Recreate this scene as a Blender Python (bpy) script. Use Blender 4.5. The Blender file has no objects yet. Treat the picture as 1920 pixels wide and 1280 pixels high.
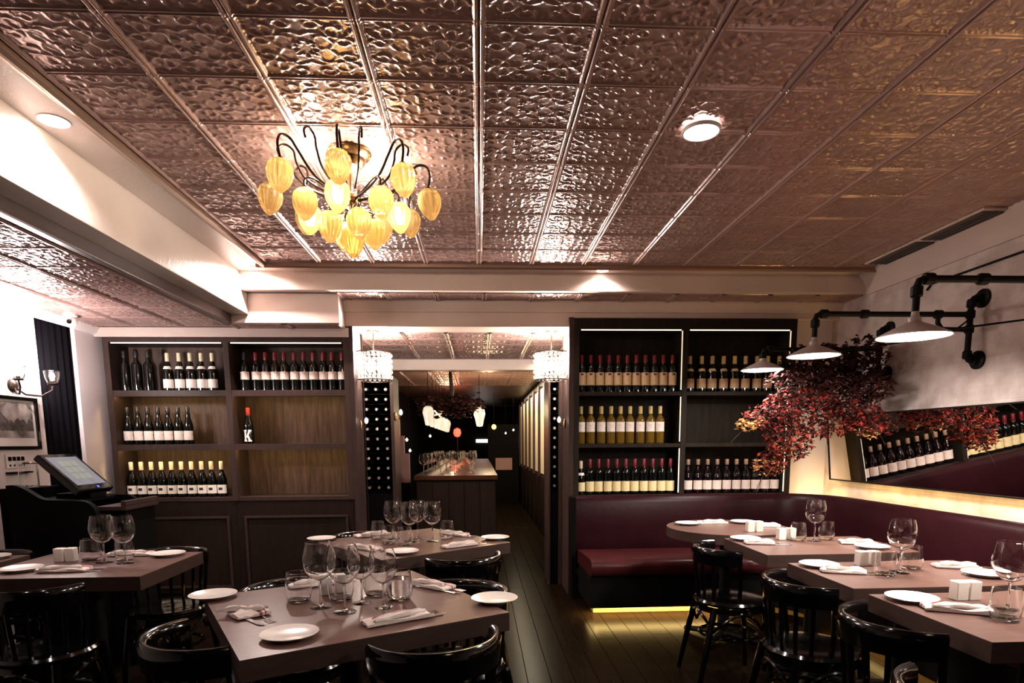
import bpy, bmesh, math, random
from mathutils import Vector, Matrix
PI = math.pi
rnd = random.Random(7)
scene = bpy.context.scene
col = scene.collection

# ------------------------------------------------------------------ camera, world, exposure
cam_d = bpy.data.cameras.new('camera')
cam_d.sensor_width = 36.0
cam_d.lens = 1150.0 / 1920.0 * 36.0
cam_d.shift_y = (979.86 - 640.0) / 1920.0
cam_d.clip_start = 0.02
cam = bpy.data.objects.new('camera', cam_d)
col.objects.link(cam)
YAW, PITCH, ROLL = 0.05213, -0.12940, -0.00707
fw = Vector((math.sin(YAW) * math.cos(PITCH), math.cos(YAW) * math.cos(PITCH), math.sin(PITCH)))
rt = Vector((math.cos(YAW), -math.sin(YAW), 0.0))
up = rt.cross(fw)
rt2 = rt * math.cos(ROLL) + up * math.sin(ROLL)
up2 = up * math.cos(ROLL) - rt * math.sin(ROLL)
cam.matrix_world = Matrix(((rt2.x, up2.x, -fw.x, 0.0), (rt2.y, up2.y, -fw.y, 0.0), (rt2.z, up2.z, -fw.z, 1.30), (0, 0, 0, 1)))
scene.camera = cam

world = bpy.data.worlds.new('world')
scene.world = world
world.use_nodes = True
world.node_tree.nodes['Background'].inputs[0].default_value = (0.010, 0.008, 0.008, 1)
world.node_tree.nodes['Background'].inputs[1].default_value = 1.0

vs = scene.view_settings
vs.view_transform = 'Standard'
vs.look = 'None'
vs.gamma = 1.0
vs.use_curve_mapping = False
vs.exposure = 0.38

WARM = (1.0, 0.78, 0.64)
ROSE = (1.0, 0.84, 0.78)
GOLD = (1.0, 0.66, 0.22)
GAIN = 1.0

# ------------------------------------------------------------------ materials
def mat(name, base, rough=0.5, metal=0.0, spec=0.5, stint=None, emit=None, strength=0.0, trans=0.0, ior=1.45, coat=0.0, crough=0.08,
        bump=0.0, bscale=40.0, bdetail=4.0, var=0.0, vscale=6.0, vary2=None, stretch=None, rvar=0.0, sample=True, alpha=1.0):
    m = bpy.data.materials.new(name)
    m.use_nodes = True
    nt = m.node_tree
    b = nt.nodes['Principled BSDF']
    I = b.inputs
    I['Base Color'].default_value = (*base, 1)
    I['Roughness'].default_value = rough
    I['Metallic'].default_value = metal
    I['Specular IOR Level'].default_value = spec
    I['IOR'].default_value = ior
    if stint: I['Specular Tint'].default_value = (*stint, 1)
    I['Transmission Weight'].default_value = trans
    I['Coat Weight'].default_value = coat
    I['Coat Roughness'].default_value = crough
    if emit:
        I['Emission Color'].default_value = (*emit, 1)
        I['Emission Strength'].default_value = strength
        if not sample:
            m.cycles.emission_sampling = 'NONE'
    tc = None
    def coords():
        nonlocal tc
        if tc is None:
            t = nt.nodes.new('ShaderNodeTexCoord')
            mp = nt.nodes.new('ShaderNodeMapping')
            nt.links.new(t.outputs['Object'], mp.inputs[0])
            if stretch:
                mp.inputs['Scale'].default_value = stretch
            tc = mp
        return tc.outputs[0]
    def noise(scale, detail):
        n = nt.nodes.new('ShaderNodeTexNoise')
        n.inputs['Scale'].default_value = scale
        n.inputs['Detail'].default_value = detail
        n.inputs['Roughness'].default_value = 0.6
        nt.links.new(coords(), n.inputs['Vector'])
        return n
    if var > 0 or vary2:
        n = noise(vscale, 5.0)
        r = nt.nodes.new('ShaderNodeValToRGB')
        c2 = vary2 or tuple(min(1, x * (1 + var)) for x in base)
        c1 = base if vary2 else tuple(x * (1 - var) for x in base)
        r.color_ramp.elements[0].position = 0.3
        r.color_ramp.elements[1].position = 0.7
        r.color_ramp.elements[0].color = (*c1, 1)
        r.color_ramp.elements[1].color = (*c2, 1)
        nt.links.new(n.outputs['Fac'], r.inputs[0])
        nt.links.new(r.outputs[0], I['Base Color'])
    if rvar > 0:
        n = noise(vscale * 1.7, 3.0)
        mr = nt.nodes.new('ShaderNodeMapRange')
        mr.inputs['To Min'].default_value = max(0.02, rough - rvar)
        mr.inputs['To Max'].default_value = rough + rvar
        nt.links.new(n.outputs['Fac'], mr.inputs[0])
        nt.links.new(mr.outputs[0], I['Roughness'])
    if bump > 0:
        n = noise(bscale, bdetail)
        bp = nt.nodes.new('ShaderNodeBump')
        bp.inputs['Strength'].default_value = 1.0
        bp.inputs['Distance'].default_value = bump
        nt.links.new(n.outputs['Fac'], bp.inputs['Height'])
        nt.links.new(bp.outputs[0], I['Normal'])
    return m

M = {}
M['tin'] = mat('tin_paint', (0.39, 0.245, 0.222), 0.20, 0.32, var=0.10, vscale=5.0, rvar=0.04, bump=0.0003, bscale=70.0)
M['tin_backing'] = mat('tin_backing', (0.13, 0.085, 0.075), 0.35, 0.6, bump=0.004, bscale=22.0)
M['copper_trim'] = mat('bronze_trim', (0.30, 0.19, 0.14), 0.32, 0.6, bump=0.0006, bscale=70.0)
M['dark_trim'] = mat('dark_trim', (0.085, 0.055, 0.05), 0.35, 0.3)
M['plaster'] = mat('plaster_gloss', (0.72, 0.62, 0.57), 0.30, bump=0.002, bscale=55.0, var=0.05, vscale=3.0)
M['plaster_matte'] = mat('plaster_matte', (0.58, 0.455, 0.405), 0.5, var=0.06, vscale=3.0, bump=0.001, bscale=30.0)
M['wall_white'] = mat('wall_white', (0.74, 0.65, 0.65), 0.55, var=0.04, vscale=2.0, bump=0.0008, bscale=25.0)
M['wood_left'] = mat('walnut_left', (0.048, 0.029, 0.024), 0.5, vary2=(0.105, 0.066, 0.054), vscale=9.0, stretch=(5.0, 5.0, 0.45), bump=0.0006, bscale=40.0, spec=0.15)
M['wood_frame'] = mat('frame_wood', (0.034, 0.0205, 0.018), 0.42, vary2=(0.050, 0.031, 0.027), vscale=9.0, stretch=(4.0, 4.0, 0.6), spec=0.12)
M['wood_panel'] = mat('panel_wood', (0.0135, 0.0085, 0.0065), 0.5, vary2=(0.020, 0.0128, 0.010), vscale=9.0, stretch=(4.0, 4.0, 0.6), spec=0.06)
M['wood_right'] = mat('walnut_right', (0.013, 0.0095, 0.0075), 0.5, vary2=(0.026, 0.019, 0.015), vscale=9.0, stretch=(5.0, 5.0, 0.45), spec=0.06)
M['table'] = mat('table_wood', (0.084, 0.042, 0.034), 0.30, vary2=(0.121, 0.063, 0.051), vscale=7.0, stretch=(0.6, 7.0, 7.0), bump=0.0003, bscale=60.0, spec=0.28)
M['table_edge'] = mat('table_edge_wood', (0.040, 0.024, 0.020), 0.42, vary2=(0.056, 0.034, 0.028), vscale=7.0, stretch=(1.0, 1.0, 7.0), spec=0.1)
M['black'] = mat('black_lacquer', (0.0018, 0.0017, 0.0019), 0.12, spec=0.5, coat=0.3)
M['black_iron'] = mat('black_iron', (0.004, 0.0035, 0.0035), 0.5, bump=0.0006, bscale=90.0, spec=0.15)
M['black_matte'] = mat('black_matte', (0.0045, 0.004, 0.0038), 0.65, spec=0.04)
M['floor'] = mat('dark_floor', (0.0040, 0.0024, 0.0013), 0.30, vary2=(0.009, 0.0052, 0.0028), vscale=5.0, stretch=(9.0, 0.8, 1.0), bump=0.0004, bscale=22.0, rvar=0.08, stint=None, spec=0.0, coat=0.10, crough=0.22)
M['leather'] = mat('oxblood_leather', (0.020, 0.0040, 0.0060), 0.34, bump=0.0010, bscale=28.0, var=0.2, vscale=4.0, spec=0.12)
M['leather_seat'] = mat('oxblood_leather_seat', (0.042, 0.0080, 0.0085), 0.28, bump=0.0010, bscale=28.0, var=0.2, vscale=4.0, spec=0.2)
M['china'] = mat('white_china', (0.74, 0.68, 0.64), 0.18, coat=0.4)
M['ceramic'] = mat('shaker_ceramic', (0.68, 0.62, 0.57), 0.3)
M['steel'] = mat('cutlery_steel', (0.75, 0.72, 0.70), 0.16, 1.0)
M['glass'] = mat('clear_glass', (1, 1, 1), 0.0, trans=1.0, ior=1.45)
M['water'] = mat('water', (0.95, 0.97, 1.0), 0.0, trans=1.0, ior=1.33)
M['bottle_black'] = mat('bottle_dark', (0.0025, 0.003, 0.0025), 0.06, spec=0.55)
M['bottle_brown'] = mat('bottle_deep_red', (0.005, 0.002, 0.0025), 0.06, spec=0.55)
M['bottle_white'] = mat('bottle_straw', (0.45, 0.26, 0.03), 0.06, spec=0.55, trans=0.75)
M['cap_red'] = mat('capsule_red', (0.16, 0.006, 0.011), 0.4, 0.0)
M['cap_scarlet'] = mat('capsule_scarlet', (0.55, 0.045, 0.03), 0.4, 0.0)
M['cap_cream'] = mat('capsule_cream', (0.78, 0.66, 0.46), 0.4)
M['cap_yellow'] = mat('capsule_yellow', (0.72, 0.56, 0.22), 0.4)
M['cap_black'] = mat('capsule_black', (0.012, 0.011, 0.012), 0.3)
M['cap_tan'] = mat('capsule_tan', (0.30, 0.18, 0.12), 0.4)
def label_mat(name, base, ink, scale=55.0):
    m = bpy.data.materials.new(name); m.use_nodes = True
    nt = m.node_tree; b = nt.nodes['Principled BSDF']
    b.inputs['Roughness'].default_value = 0.6
    t = nt.nodes.new('ShaderNodeTexCoord')
    mp = nt.nodes.new('ShaderNodeMapping'); mp.inputs['Scale'].default_value = (0.35, 0.35, 1.0)
    n = nt.nodes.new('ShaderNodeTexNoise'); n.inputs['Scale'].default_value = scale; n.inputs['Detail'].default_value = 2
    r = nt.nodes.new('ShaderNodeValToRGB')
    r.color_ramp.elements[0].position = 0.30; r.color_ramp.elements[1].position = 0.42
    r.color_ramp.elements[0].color = (*ink, 1); r.color_ramp.elements[1].color = (*base, 1)
    nt.links.new(t.outputs['Object'], mp.inputs[0]); nt.links.new(mp.outputs[0], n.inputs['Vector'])
    nt.links.new(n.outputs['Fac'], r.inputs[0]); nt.links.new(r.outputs[0], b.inputs['Base Color'])
    return m
M['lab_white'] = label_mat('label_white', (0.80, 0.72, 0.66), (0.55, 0.36, 0.33))
M['lab_tan'] = label_mat('label_tan', (0.58, 0.40, 0.22), (0.30, 0.18, 0.09))
M['lab_yellow'] = label_mat('label_yellow', (0.80, 0.66, 0.36), (0.60, 0.45, 0.22))
M['lab_pink'] = label_mat('label_pink', (0.80, 0.66, 0.60), (0.50, 0.30, 0.28), 80.0)
M['lab_plain'] = mat('label_plain', (0.86, 0.80, 0.74), 0.6)
M['ink'] = mat('label_ink', (0.03, 0.02, 0.02), 0.6)
M['amber'] = None
def amber_mat():
    m = bpy.data.materials.new('amber_glass'); m.use_nodes = True
    nt = m.node_tree; b = nt.nodes['Principled BSDF']; out = nt.nodes['Material Output']
    b.inputs['Base Color'].default_value = (1.0, 0.80, 0.42, 1); b.inputs['Roughness'].default_value = 0.07
    b.inputs['Transmission Weight'].default_value = 0.9; b.inputs['IOR'].default_value = 1.30
    t = nt.nodes.new('ShaderNodeBsdfTranslucent'); t.inputs['Color'].default_value = (0.92, 0.70, 0.32, 1)
    x = nt.nodes.new('ShaderNodeMixShader'); x.inputs[0].default_value = 0.20
    nt.links.new(b.outputs[0], x.inputs[1]); nt.links.new(t.outputs[0], x.inputs[2]); nt.links.new(x.outputs[0], out.inputs['Surface'])
    return m
M['amber'] = amber_mat()
M['brass'] = mat('aged_brass', (0.40, 0.24, 0.12), 0.25, 1.0)
M['bronze'] = mat('dark_bronze', (0.035, 0.020, 0.014), 0.35, 0.7)
M['bulb'] = mat('bulb_glow', (1, 0.9, 0.7), 0.4, emit=(1.0, 0.86, 0.62), strength=20.0)
M['downlight'] = mat('downlight_glow', (1, 1, 1), 0.4, emit=(1.0, 0.90, 0.80), strength=16.0, sample=False)
M['shade_disc'] = mat('lamp_disc_glow', (1, 1, 1), 0.4, emit=(1.0, 0.93, 0.84), strength=7.0, sample=False)
M['shade_out'] = mat('shade_enamel', (0.42, 0.34, 0.33), 0.35)
M['shade_in'] = mat('shade_enamel_white', (0.9, 0.85, 0.8), 0.35)
M['led'] = mat('led_strip', (1, 1, 1), 0.4, emit=(1.0, 0.72, 0.28), strength=75.0)
M['led_gold'] = mat('led_strip_gold', (1, 1, 1), 0.4, emit=(1.0, 0.66, 0.20), strength=22.0)
M['mirror'] = mat('mirror_silver', (0.86, 0.82, 0.80), 0.015, 1.0)
M['curtain'] = mat('black_curtain', (0.004, 0.0035, 0.005), 0.7, spec=0.03)
M['paper_white'] = mat('mount_white', (0.75, 0.70, 0.68), 0.7)
M['photo'] = mat('mono_photo', (0.05, 0.04, 0.04), 0.4, vary2=(0.55, 0.48, 0.46), vscale=9.0)
M['photo_dark'] = mat('mono_photo_dark', (0.02, 0.018, 0.018), 0.4, vary2=(0.16, 0.13, 0.13), vscale=40.0)
M['plastic_white'] = mat('plastic_white', (0.75, 0.70, 0.68), 0.4)
M['screen'] = mat('screen_glow', (0.02, 0.02, 0.02), 0.2, emit=(0.42, 0.40, 0.45), strength=0.42, vary2=(0.08, 0.08, 0.10), vscale=14.0, sample=False)
M['screen_tile'] = mat('screen_tiles', (0.02, 0.02, 0.02), 0.2, emit=(0.46, 0.45, 0.36), strength=0.55, sample=False)
M['led_blue'] = mat('indicator_blue', (0, 0, 0), 0.3, emit=(0.05, 0.08, 1.0), strength=3.0, sample=False)
M['crystal'] = mat('crystal_beads', (1.0, 0.97, 0.93), 0.10, trans=0.8, emit=(1.0, 0.90, 0.80), strength=0.08, sample=False)
M['crystal_core'] = mat('crystal_core', (1, 1, 1), 0.4, emit=(1.0, 0.92, 0.82), strength=9.0, sample=False)
M['globe_clear'] = mat('globe_glow', (1, 0.95, 0.85), 0.12, trans=0.75, emit=(1.0, 0.82, 0.64), strength=0.28, sample=False)
M['red_glow'] = mat('red_lamp_glow', (1, 0.05, 0.03), 0.4, emit=(1.0, 0.035, 0.02), strength=5.0, sample=False)
M['yellow_glow'] = mat('yellow_lamp_glow', (1, 0.8, 0.3), 0.4, emit=(1.0, 0.62, 0.10), strength=3.5, sample=False)
M['white_glow'] = mat('white_lamp_glow', (1, 1, 1), 0.4, emit=(1.0, 0.92, 0.84), strength=5.0, sample=False)
M['cream_panel'] = mat('cream_blind', (0.74, 0.66, 0.48), 0.6, var=0.08, vscale=5.0)
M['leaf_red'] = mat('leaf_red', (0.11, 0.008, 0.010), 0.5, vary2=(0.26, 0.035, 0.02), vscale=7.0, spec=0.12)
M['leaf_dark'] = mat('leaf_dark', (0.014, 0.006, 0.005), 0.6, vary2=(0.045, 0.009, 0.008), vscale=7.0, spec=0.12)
M['leaf_gold'] = mat('leaf_gold', (0.40, 0.17, 0.05), 0.5, vary2=(0.62, 0.40, 0.16), vscale=9.0, spec=0.12)
M['twig'] = mat('twig', (0.035, 0.02, 0.014), 0.7)
M['pink_panel'] = mat('pink_panel', (0.28, 0.16, 0.14), 0.5)
M['bar_top'] = mat('bar_top_copper', (0.050, 0.020, 0.010), 0.3, spec=0.15)
M['kick'] = mat('plinth_kick', (0.30, 0.20, 0.085), 0.45)  # base colour carries the gold of the under-seat glow
M['vent'] = mat('vent_grille', (0.060, 0.042, 0.038), 0.5)

# rough painted brick of the right wall: faint courses and scuffs
def brick_mat():
    m = bpy.data.materials.new('painted_brick'); m.use_nodes = True
    nt = m.node_tree; b = nt.nodes['Principled BSDF']; L = nt.links
    b.inputs['Roughness'].default_value = 0.62
    t = nt.nodes.new('ShaderNodeTexCoord')
    mp = nt.nodes.new('ShaderNodeMapping'); mp.inputs['Rotation'].default_value = (PI / 2, 0, PI / 2)
    L.new(t.outputs['Object'], mp.inputs[0])
    br = nt.nodes.new('ShaderNodeTexBrick'); br.inputs['Scale'].default_value = 1.0
    br.inputs['Brick Width'].default_value = 0.24; br.inputs['Row Height'].default_value = 0.085
    br.inputs['Mortar Size'].default_value = 0.006; br.inputs['Mortar Smooth'].default_value = 0.9
    br.inputs['Color1'].default_value = (1, 1, 1, 1); br.inputs['Color2'].default_value = (0.85, 0.85, 0.85, 1); br.inputs['Mortar'].default_value = (0.25, 0.25, 0.25, 1)
    sep = nt.nodes.new('ShaderNodeSeparateXYZ'); cmb = nt.nodes.new('ShaderNodeCombineXYZ')
    L.new(t.outputs['Object'], sep.inputs[0]); L.new(sep.outputs['Y'], cmb.inputs['X']); L.new(sep.outputs['Z'], cmb.inputs['Y'])
    L.new(cmb.outputs[0], br.inputs['Vector'])
    n1 = nt.nodes.new('ShaderNodeTexNoise'); n1.inputs['Scale'].default_value = 9.0; n1.inputs['Detail'].default_value = 8.0
    n2 = nt.nodes.new('ShaderNodeTexNoise'); n2.inputs['Scale'].default_value = 2.2; n2.inputs['Detail'].default_value = 6.0
    L.new(t.outputs['Object'], n1.inputs['Vector']); L.new(t.outputs['Object'], n2.inputs['Vector'])
    r = nt.nodes.new('ShaderNodeValToRGB')
    r.color_ramp.elements[0].position = 0.32; r.color_ramp.elements[1].position = 0.58
    r.color_ramp.elements[0].color = (0.36, 0.27, 0.245, 1); r.color_ramp.elements[1].color = (0.66, 0.55, 0.52, 1)
    mixn = nt.nodes.new('ShaderNodeMath'); mixn.operation = 'MULTIPLY_ADD'; mixn.inputs[1].default_value = 0.5
    L.new(n1.outputs['Fac'], mixn.inputs[0])
    h2 = nt.nodes.new('ShaderNodeMath'); h2.operation = 'MULTIPLY'; h2.inputs[1].default_value = 0.5
    L.new(n2.outputs['Fac'], h2.inputs[0]); L.new(h2.outputs[0], mixn.inputs[2])
    L.new(mixn.outputs[0], r.inputs[0]); L.new(r.outputs[0], b.inputs['Base Color'])
    add = nt.nodes.new('ShaderNodeMath'); add.operation = 'MULTIPLY_ADD'; add.inputs[1].default_value = 0.12
    L.new(br.outputs['Color'], add.inputs[0]); L.new(n1.outputs['Fac'], add.inputs[2])
    bp = nt.nodes.new('ShaderNodeBump'); bp.inputs['Distance'].default_value = 0.012
    L.new(add.outputs[0], bp.inputs['Height']); L.new(bp.outputs[0], b.inputs['Normal'])
    return m
M['brick'] = brick_mat()

# striped napkin cloth (printed stripes across the napkin's length)
def napkin_mat():
    m = bpy.data.materials.new('striped_linen'); m.use_nodes = True
    nt = m.node_tree; b = nt.nodes['Principled BSDF']; L = nt.links
    b.inputs['Roughness'].default_value = 0.85
    t = nt.nodes.new('ShaderNodeTexCoord'); sep = nt.nodes.new('ShaderNodeSeparateXYZ')
    L.new(t.outputs['Object'], sep.inputs[0])
    r = nt.nodes.new('ShaderNodeValToRGB'); r.color_ramp.interpolation = 'CONSTANT'
    cr = r.color_ramp
    W = (0.66, 0.57, 0.53, 1); Rd = (0.30, 0.07, 0.07, 1)
    cr.elements[0].position = 0.0; cr.elements[0].color = W
    cr.elements[1].position = 0.60; cr.elements[1].color = Rd
    for p, c in ((0.68, W), (0.74, Rd), (0.775, W)):
        e = cr.elements.new(p); e.color = c
    mr = nt.nodes.new('ShaderNodeMapRange'); mr.inputs['From Min'].default_value = -0.045; mr.inputs['From Max'].default_value = 0.045
    L.new(sep.outputs['Y'], mr.inputs[0]); L.new(mr.outputs[0], r.inputs[0]); L.new(r.outputs[0], b.inputs['Base Color'])
    n = nt.nodes.new('ShaderNodeTexNoise'); n.inputs['Scale'].default_value = 45.0
    L.new(t.outputs['Object'], n.inputs['Vector'])
    bp = nt.nodes.new('ShaderNodeBump'); bp.inputs['Distance'].default_value = 0.004
    L.new(n.outputs['Fac'], bp.inputs['Height']); L.new(bp.outputs[0], b.inputs['Normal'])
    return m
M['napkin'] = napkin_mat()

# ------------------------------------------------------------------ mesh helpers
class MB:
    def __init__(self):
        self.v = []; self.f = []
    def add(self, vs_, fs_):
        o = len(self.v); self.v += [tuple(x) for x in vs_]; self.f += [tuple(i + o for i in q) for q in fs_]
        return self
    def box(self, x0, x1, y0, y1, z0, z1):
        return self.add([(x0, y0, z0), (x1, y0, z0), (x1, y1, z0), (x0, y1, z0), (x0, y0, z1), (x1, y0, z1), (x1, y1, z1), (x0, y1, z1)],
                        [(0, 3, 2, 1), (4, 5, 6, 7), (0, 1, 5, 4), (1, 2, 6, 5), (2, 3, 7, 6), (3, 0, 4, 7)])
    def lathe(self, prof, n=16, c=(0, 0, 0), rib=0.0, nrib=12, loop=False):
        if loop: prof = list(prof) + [prof[0]]
        o = len(self.v); k = len(prof)
        for r, z in prof:
            for i in range(n):
                a = 2 * PI * i / n
                rr = r * (1 + rib * math.cos(nrib * a)) if rib else r
                self.v.append((c[0] + rr * math.cos(a), c[1] + rr * math.sin(a), c[2] + z))
        for j in range(k - 1):
            for i in range(n):
                a, b = o + j * n + i, o + j * n + (i + 1) % n
                self.f.append((a, b, b + n, a + n))
        if prof[0][0] > 1e-6 and not loop:
            self.f.append(tuple(o + i for i in reversed(range(n))))
        if prof[-1][0] > 1e-6 and not loop:
            self.f.append(tuple(o + (k - 1) * n + i for i in range(n)))
        return self
    def tube(self, pts, r, n=8):
        pts = [Vector(p) for p in pts]; k = len(pts)
        rs = r if isinstance(r, (list, tuple)) else [r] * k
        o = len(self.v); prev = None
        for i, p in enumerate(pts):
            t = (pts[min(i + 1, k - 1)] - pts[max(i - 1, 0)]).normalized()
            if prev is None:
                a = Vector((0, 0, 1)) if abs(t.z) < 0.9 else Vector((1, 0, 0))
                s = t.cross(a).normalized()
            else:
                s = (prev - t * prev.dot(t)).normalized()
            prev = s; w = t.cross(s)
            for j in range(n):
                q = 2 * PI * j / n
                self.v.append(tuple(p + (s * math.cos(q) + w * math.sin(q)) * rs[i]))
        for i in range(k - 1):
            for j in range(n):
                a, b = o + i * n + j, o + i * n + (j + 1) % n
                self.f.append((a, b, b + n, a + n))
        self.f.append(tuple(o + j for j in reversed(range(n))))
        self.f.append(tuple(o + (k - 1) * n + j for j in range(n)))
        return self
    def sweep(self, path, prof, closed=False):
        # path in xy; profile (offset to the left of travel, z), a closed outline
        o = len(self.v); k = len(path); m = len(prof)
        for i, p in enumerate(path):
            a = path[(i - 1) % k] if closed or i > 0 else path[i]
            b = path[(i + 1) % k] if closed or i < k - 1 else path[i]
            tx, ty = b[0] - a[0], b[1] - a[1]; l = math.hypot(tx, ty); nx, ny = -ty / l, tx / l
            # mitre
            s = 1.0
            if 0 < i < k - 1 or closed:
                ux, uy = p[0] - a[0], p[1] - a[1]; ul = math.hypot(ux, uy)
                if ul > 1e-9:
                    cosang = (ux * tx + uy * ty) / (ul * l); s = 1 / max(0.5, cosang)
            for q, z in prof:
                self.v.append((p[0] + nx * q * s, p[1] + ny * q * s, z))
        for i in range(k if closed else k - 1):
            i2 = (i + 1) % k
            for j in range(m):
                j2 = (j + 1) % m
                self.f.append((o + i * m + j, o + i2 * m + j, o + i2 * m + j2, o + i * m + j2))
        if not closed:
            self.f.append(tuple(o + j for j in range(m)))
            self.f.append(tuple(o + (k - 1) * m + j for j in reversed(range(m))))
        return self
    def prism(self, poly, y0, y1):
        # polygon in xz extruded along y
        n = len(poly)
        vs_ = [(x, y0, z) for x, z in poly] + [(x, y1, z) for x, z in poly]
        fs_ = [tuple(range(n)), tuple(reversed(range(n, 2 * n)))]
        for i in range(n):
            j = (i + 1) % n; fs_.append((i, i + n, j + n, j))
        return self.add(vs_, fs_)
    def slab(self, poly, z0, z1):
        n = len(poly)
        vs_ = [(x, y, z0) for x, y in poly] + [(x, y, z1) for x, y in poly]
        fs_ = [tuple(reversed(range(n))), tuple(range(n, 2 * n))]
        for i in range(n):
            j = (i + 1) % n; fs_.append((i, j, j + n, i + n))
        return self.add(vs_, fs_)
    def xf(self, mtx, start=0):
        for i in range(start, len(self.v)):
            self.v[i] = tuple(mtx @ Vector(self.v[i]))
        return self
    def mesh(self, name, material, smooth=True, bevel=0.0, seg=2, angle=35):
        me = bpy.data.meshes.new(name)
        me.from_pydata(self.v, [], self.f)
        bm = bmesh.new(); bm.from_mesh(me)
        bmesh.ops.recalc_face_normals(bm, faces=bm.faces)
        if bevel > 0:
            es = [e for e in bm.edges if len(e.link_faces) == 2 and e.calc_face_angle(0) > 0.6]
            bmesh.ops.bevel(bm, geom=es, offset=bevel, segments=seg, profile=0.7, affect='EDGES', clamp_overlap=True)
        bm.to_mesh(me); bm.free()
        if smooth:
            me.polygons.foreach_set('use_smooth', [True] * len(me.polygons))
            me.set_sharp_from_angle(angle=math.radians(angle))
        me.materials.append(M[material] if isinstance(material, str) else material)
        return me
    def build(self, name, material, parent=None, **k):
        return obj(name, self.mesh(name, material, **k), parent)

def obj(name, me, parent=None, loc=None):
    o = bpy.data.objects.new(name, me); col.objects.link(o)
    if parent is not None: o.parent = parent
    if loc is not None: o.location = loc
    return o
def tag(o, label=None, cat=None, group=None, kind=None):
    if label: o['label'] = label
    if cat: o['category'] = cat
    if group: o['group'] = group
    if kind: o['kind'] = kind
    return o
def thing(name, label, cat, loc=(0, 0, 0), rz=0.0, group=None):
    o = bpy.data.objects.new(name, None); col.objects.link(o)
    o.empty_display_size = 0.05
    o.location = loc; o.rotation_euler = (0, 0, rz)
    return tag(o, label, cat, group)
def struct(o, label=None):
    o['kind'] = 'structure'
    if label: o['label'] = label
    return o
def copy_tree(o, parent=None):
    c = o.copy(); col.objects.link(c); c.parent = parent
    for ch in [x for x in o.children]:
        copy_tree(ch, c)
    return c
def light(name, kind, loc, power, color, size=0.05, parent=None, spot=None, blend=0.6, rot=None, size_y=None):
    l = bpy.data.lights.new(name, kind); l.energy = power * GAIN; l.color = color
    if kind == 'AREA':
        l.size = size
        if size_y: l.shape = 'RECTANGLE'; l.size_y = size_y
    else:
        l.shadow_soft_size = size
    if kind == 'SPOT':
        l.spot_size = spot; l.spot_blend = blend
    o = bpy.data.objects.new(name, l); col.objects.link(o); o.location = loc
    if rot: o.rotation_euler = rot
    o['kind'] = 'helper'
    if parent is not None: o.parent = parent
    return o
ORD = ['first', 'second', 'third', 'fourth', 'fifth', 'sixth', 'seventh', 'eighth', 'ninth', 'tenth', 'eleventh', 'twelfth']

# ------------------------------------------------------------------ setting
XL, XR, YF = -3.0, 3.03, -2.6
ZC, ZLOW, ZS = 2.58, 2.22, 2.435
TX, TY = 0.3757, 0.3187
X0 = 0.017 - 4 * TX           # left edge of the tin ceiling
Y9 = 1.7363 + 9 * TY          # its back edge
XBEAM, XBEAM2 = -1.74, -1.875
YB = 4.80                     # bulkhead face
YW = 5.15                     # back wall face

fl = struct(MB().box(XL - 0.1, XR + 0.1, YF - 0.1, 16.0, -0.12, -0.022).build('floor', 'floor', smooth=False), 'dark timber floor')
pw = 0.13
plank = MB().box(0, pw - 0.002, 0, 2.598, -0.022, 0.0).mesh('plank', 'floor', smooth=False, bevel=0.0015, seg=1)
k = 0
x = XL
while x < XR - 0.01:
    off = rnd.uniform(0, 2.2)
    y = YF - off
    while y < 5.4:
        o = obj('plank', plank, fl, (x, max(y, YF), 0))
        y1 = min(y + 2.6, 5.42); y0 = max(y, YF)
        o.scale = (min(pw, XR - x) / pw, (y1 - y0) / 2.6, 1)
        y += 2.6
    x += pw
for i in range(15):
    for j in range(2):
        o = obj('plank', plank, fl, (-1.05 + i * pw, 5.42 + j * 4.0, 0)); o.scale = (1, 4.0 / 2.6, 1)
        
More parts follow.
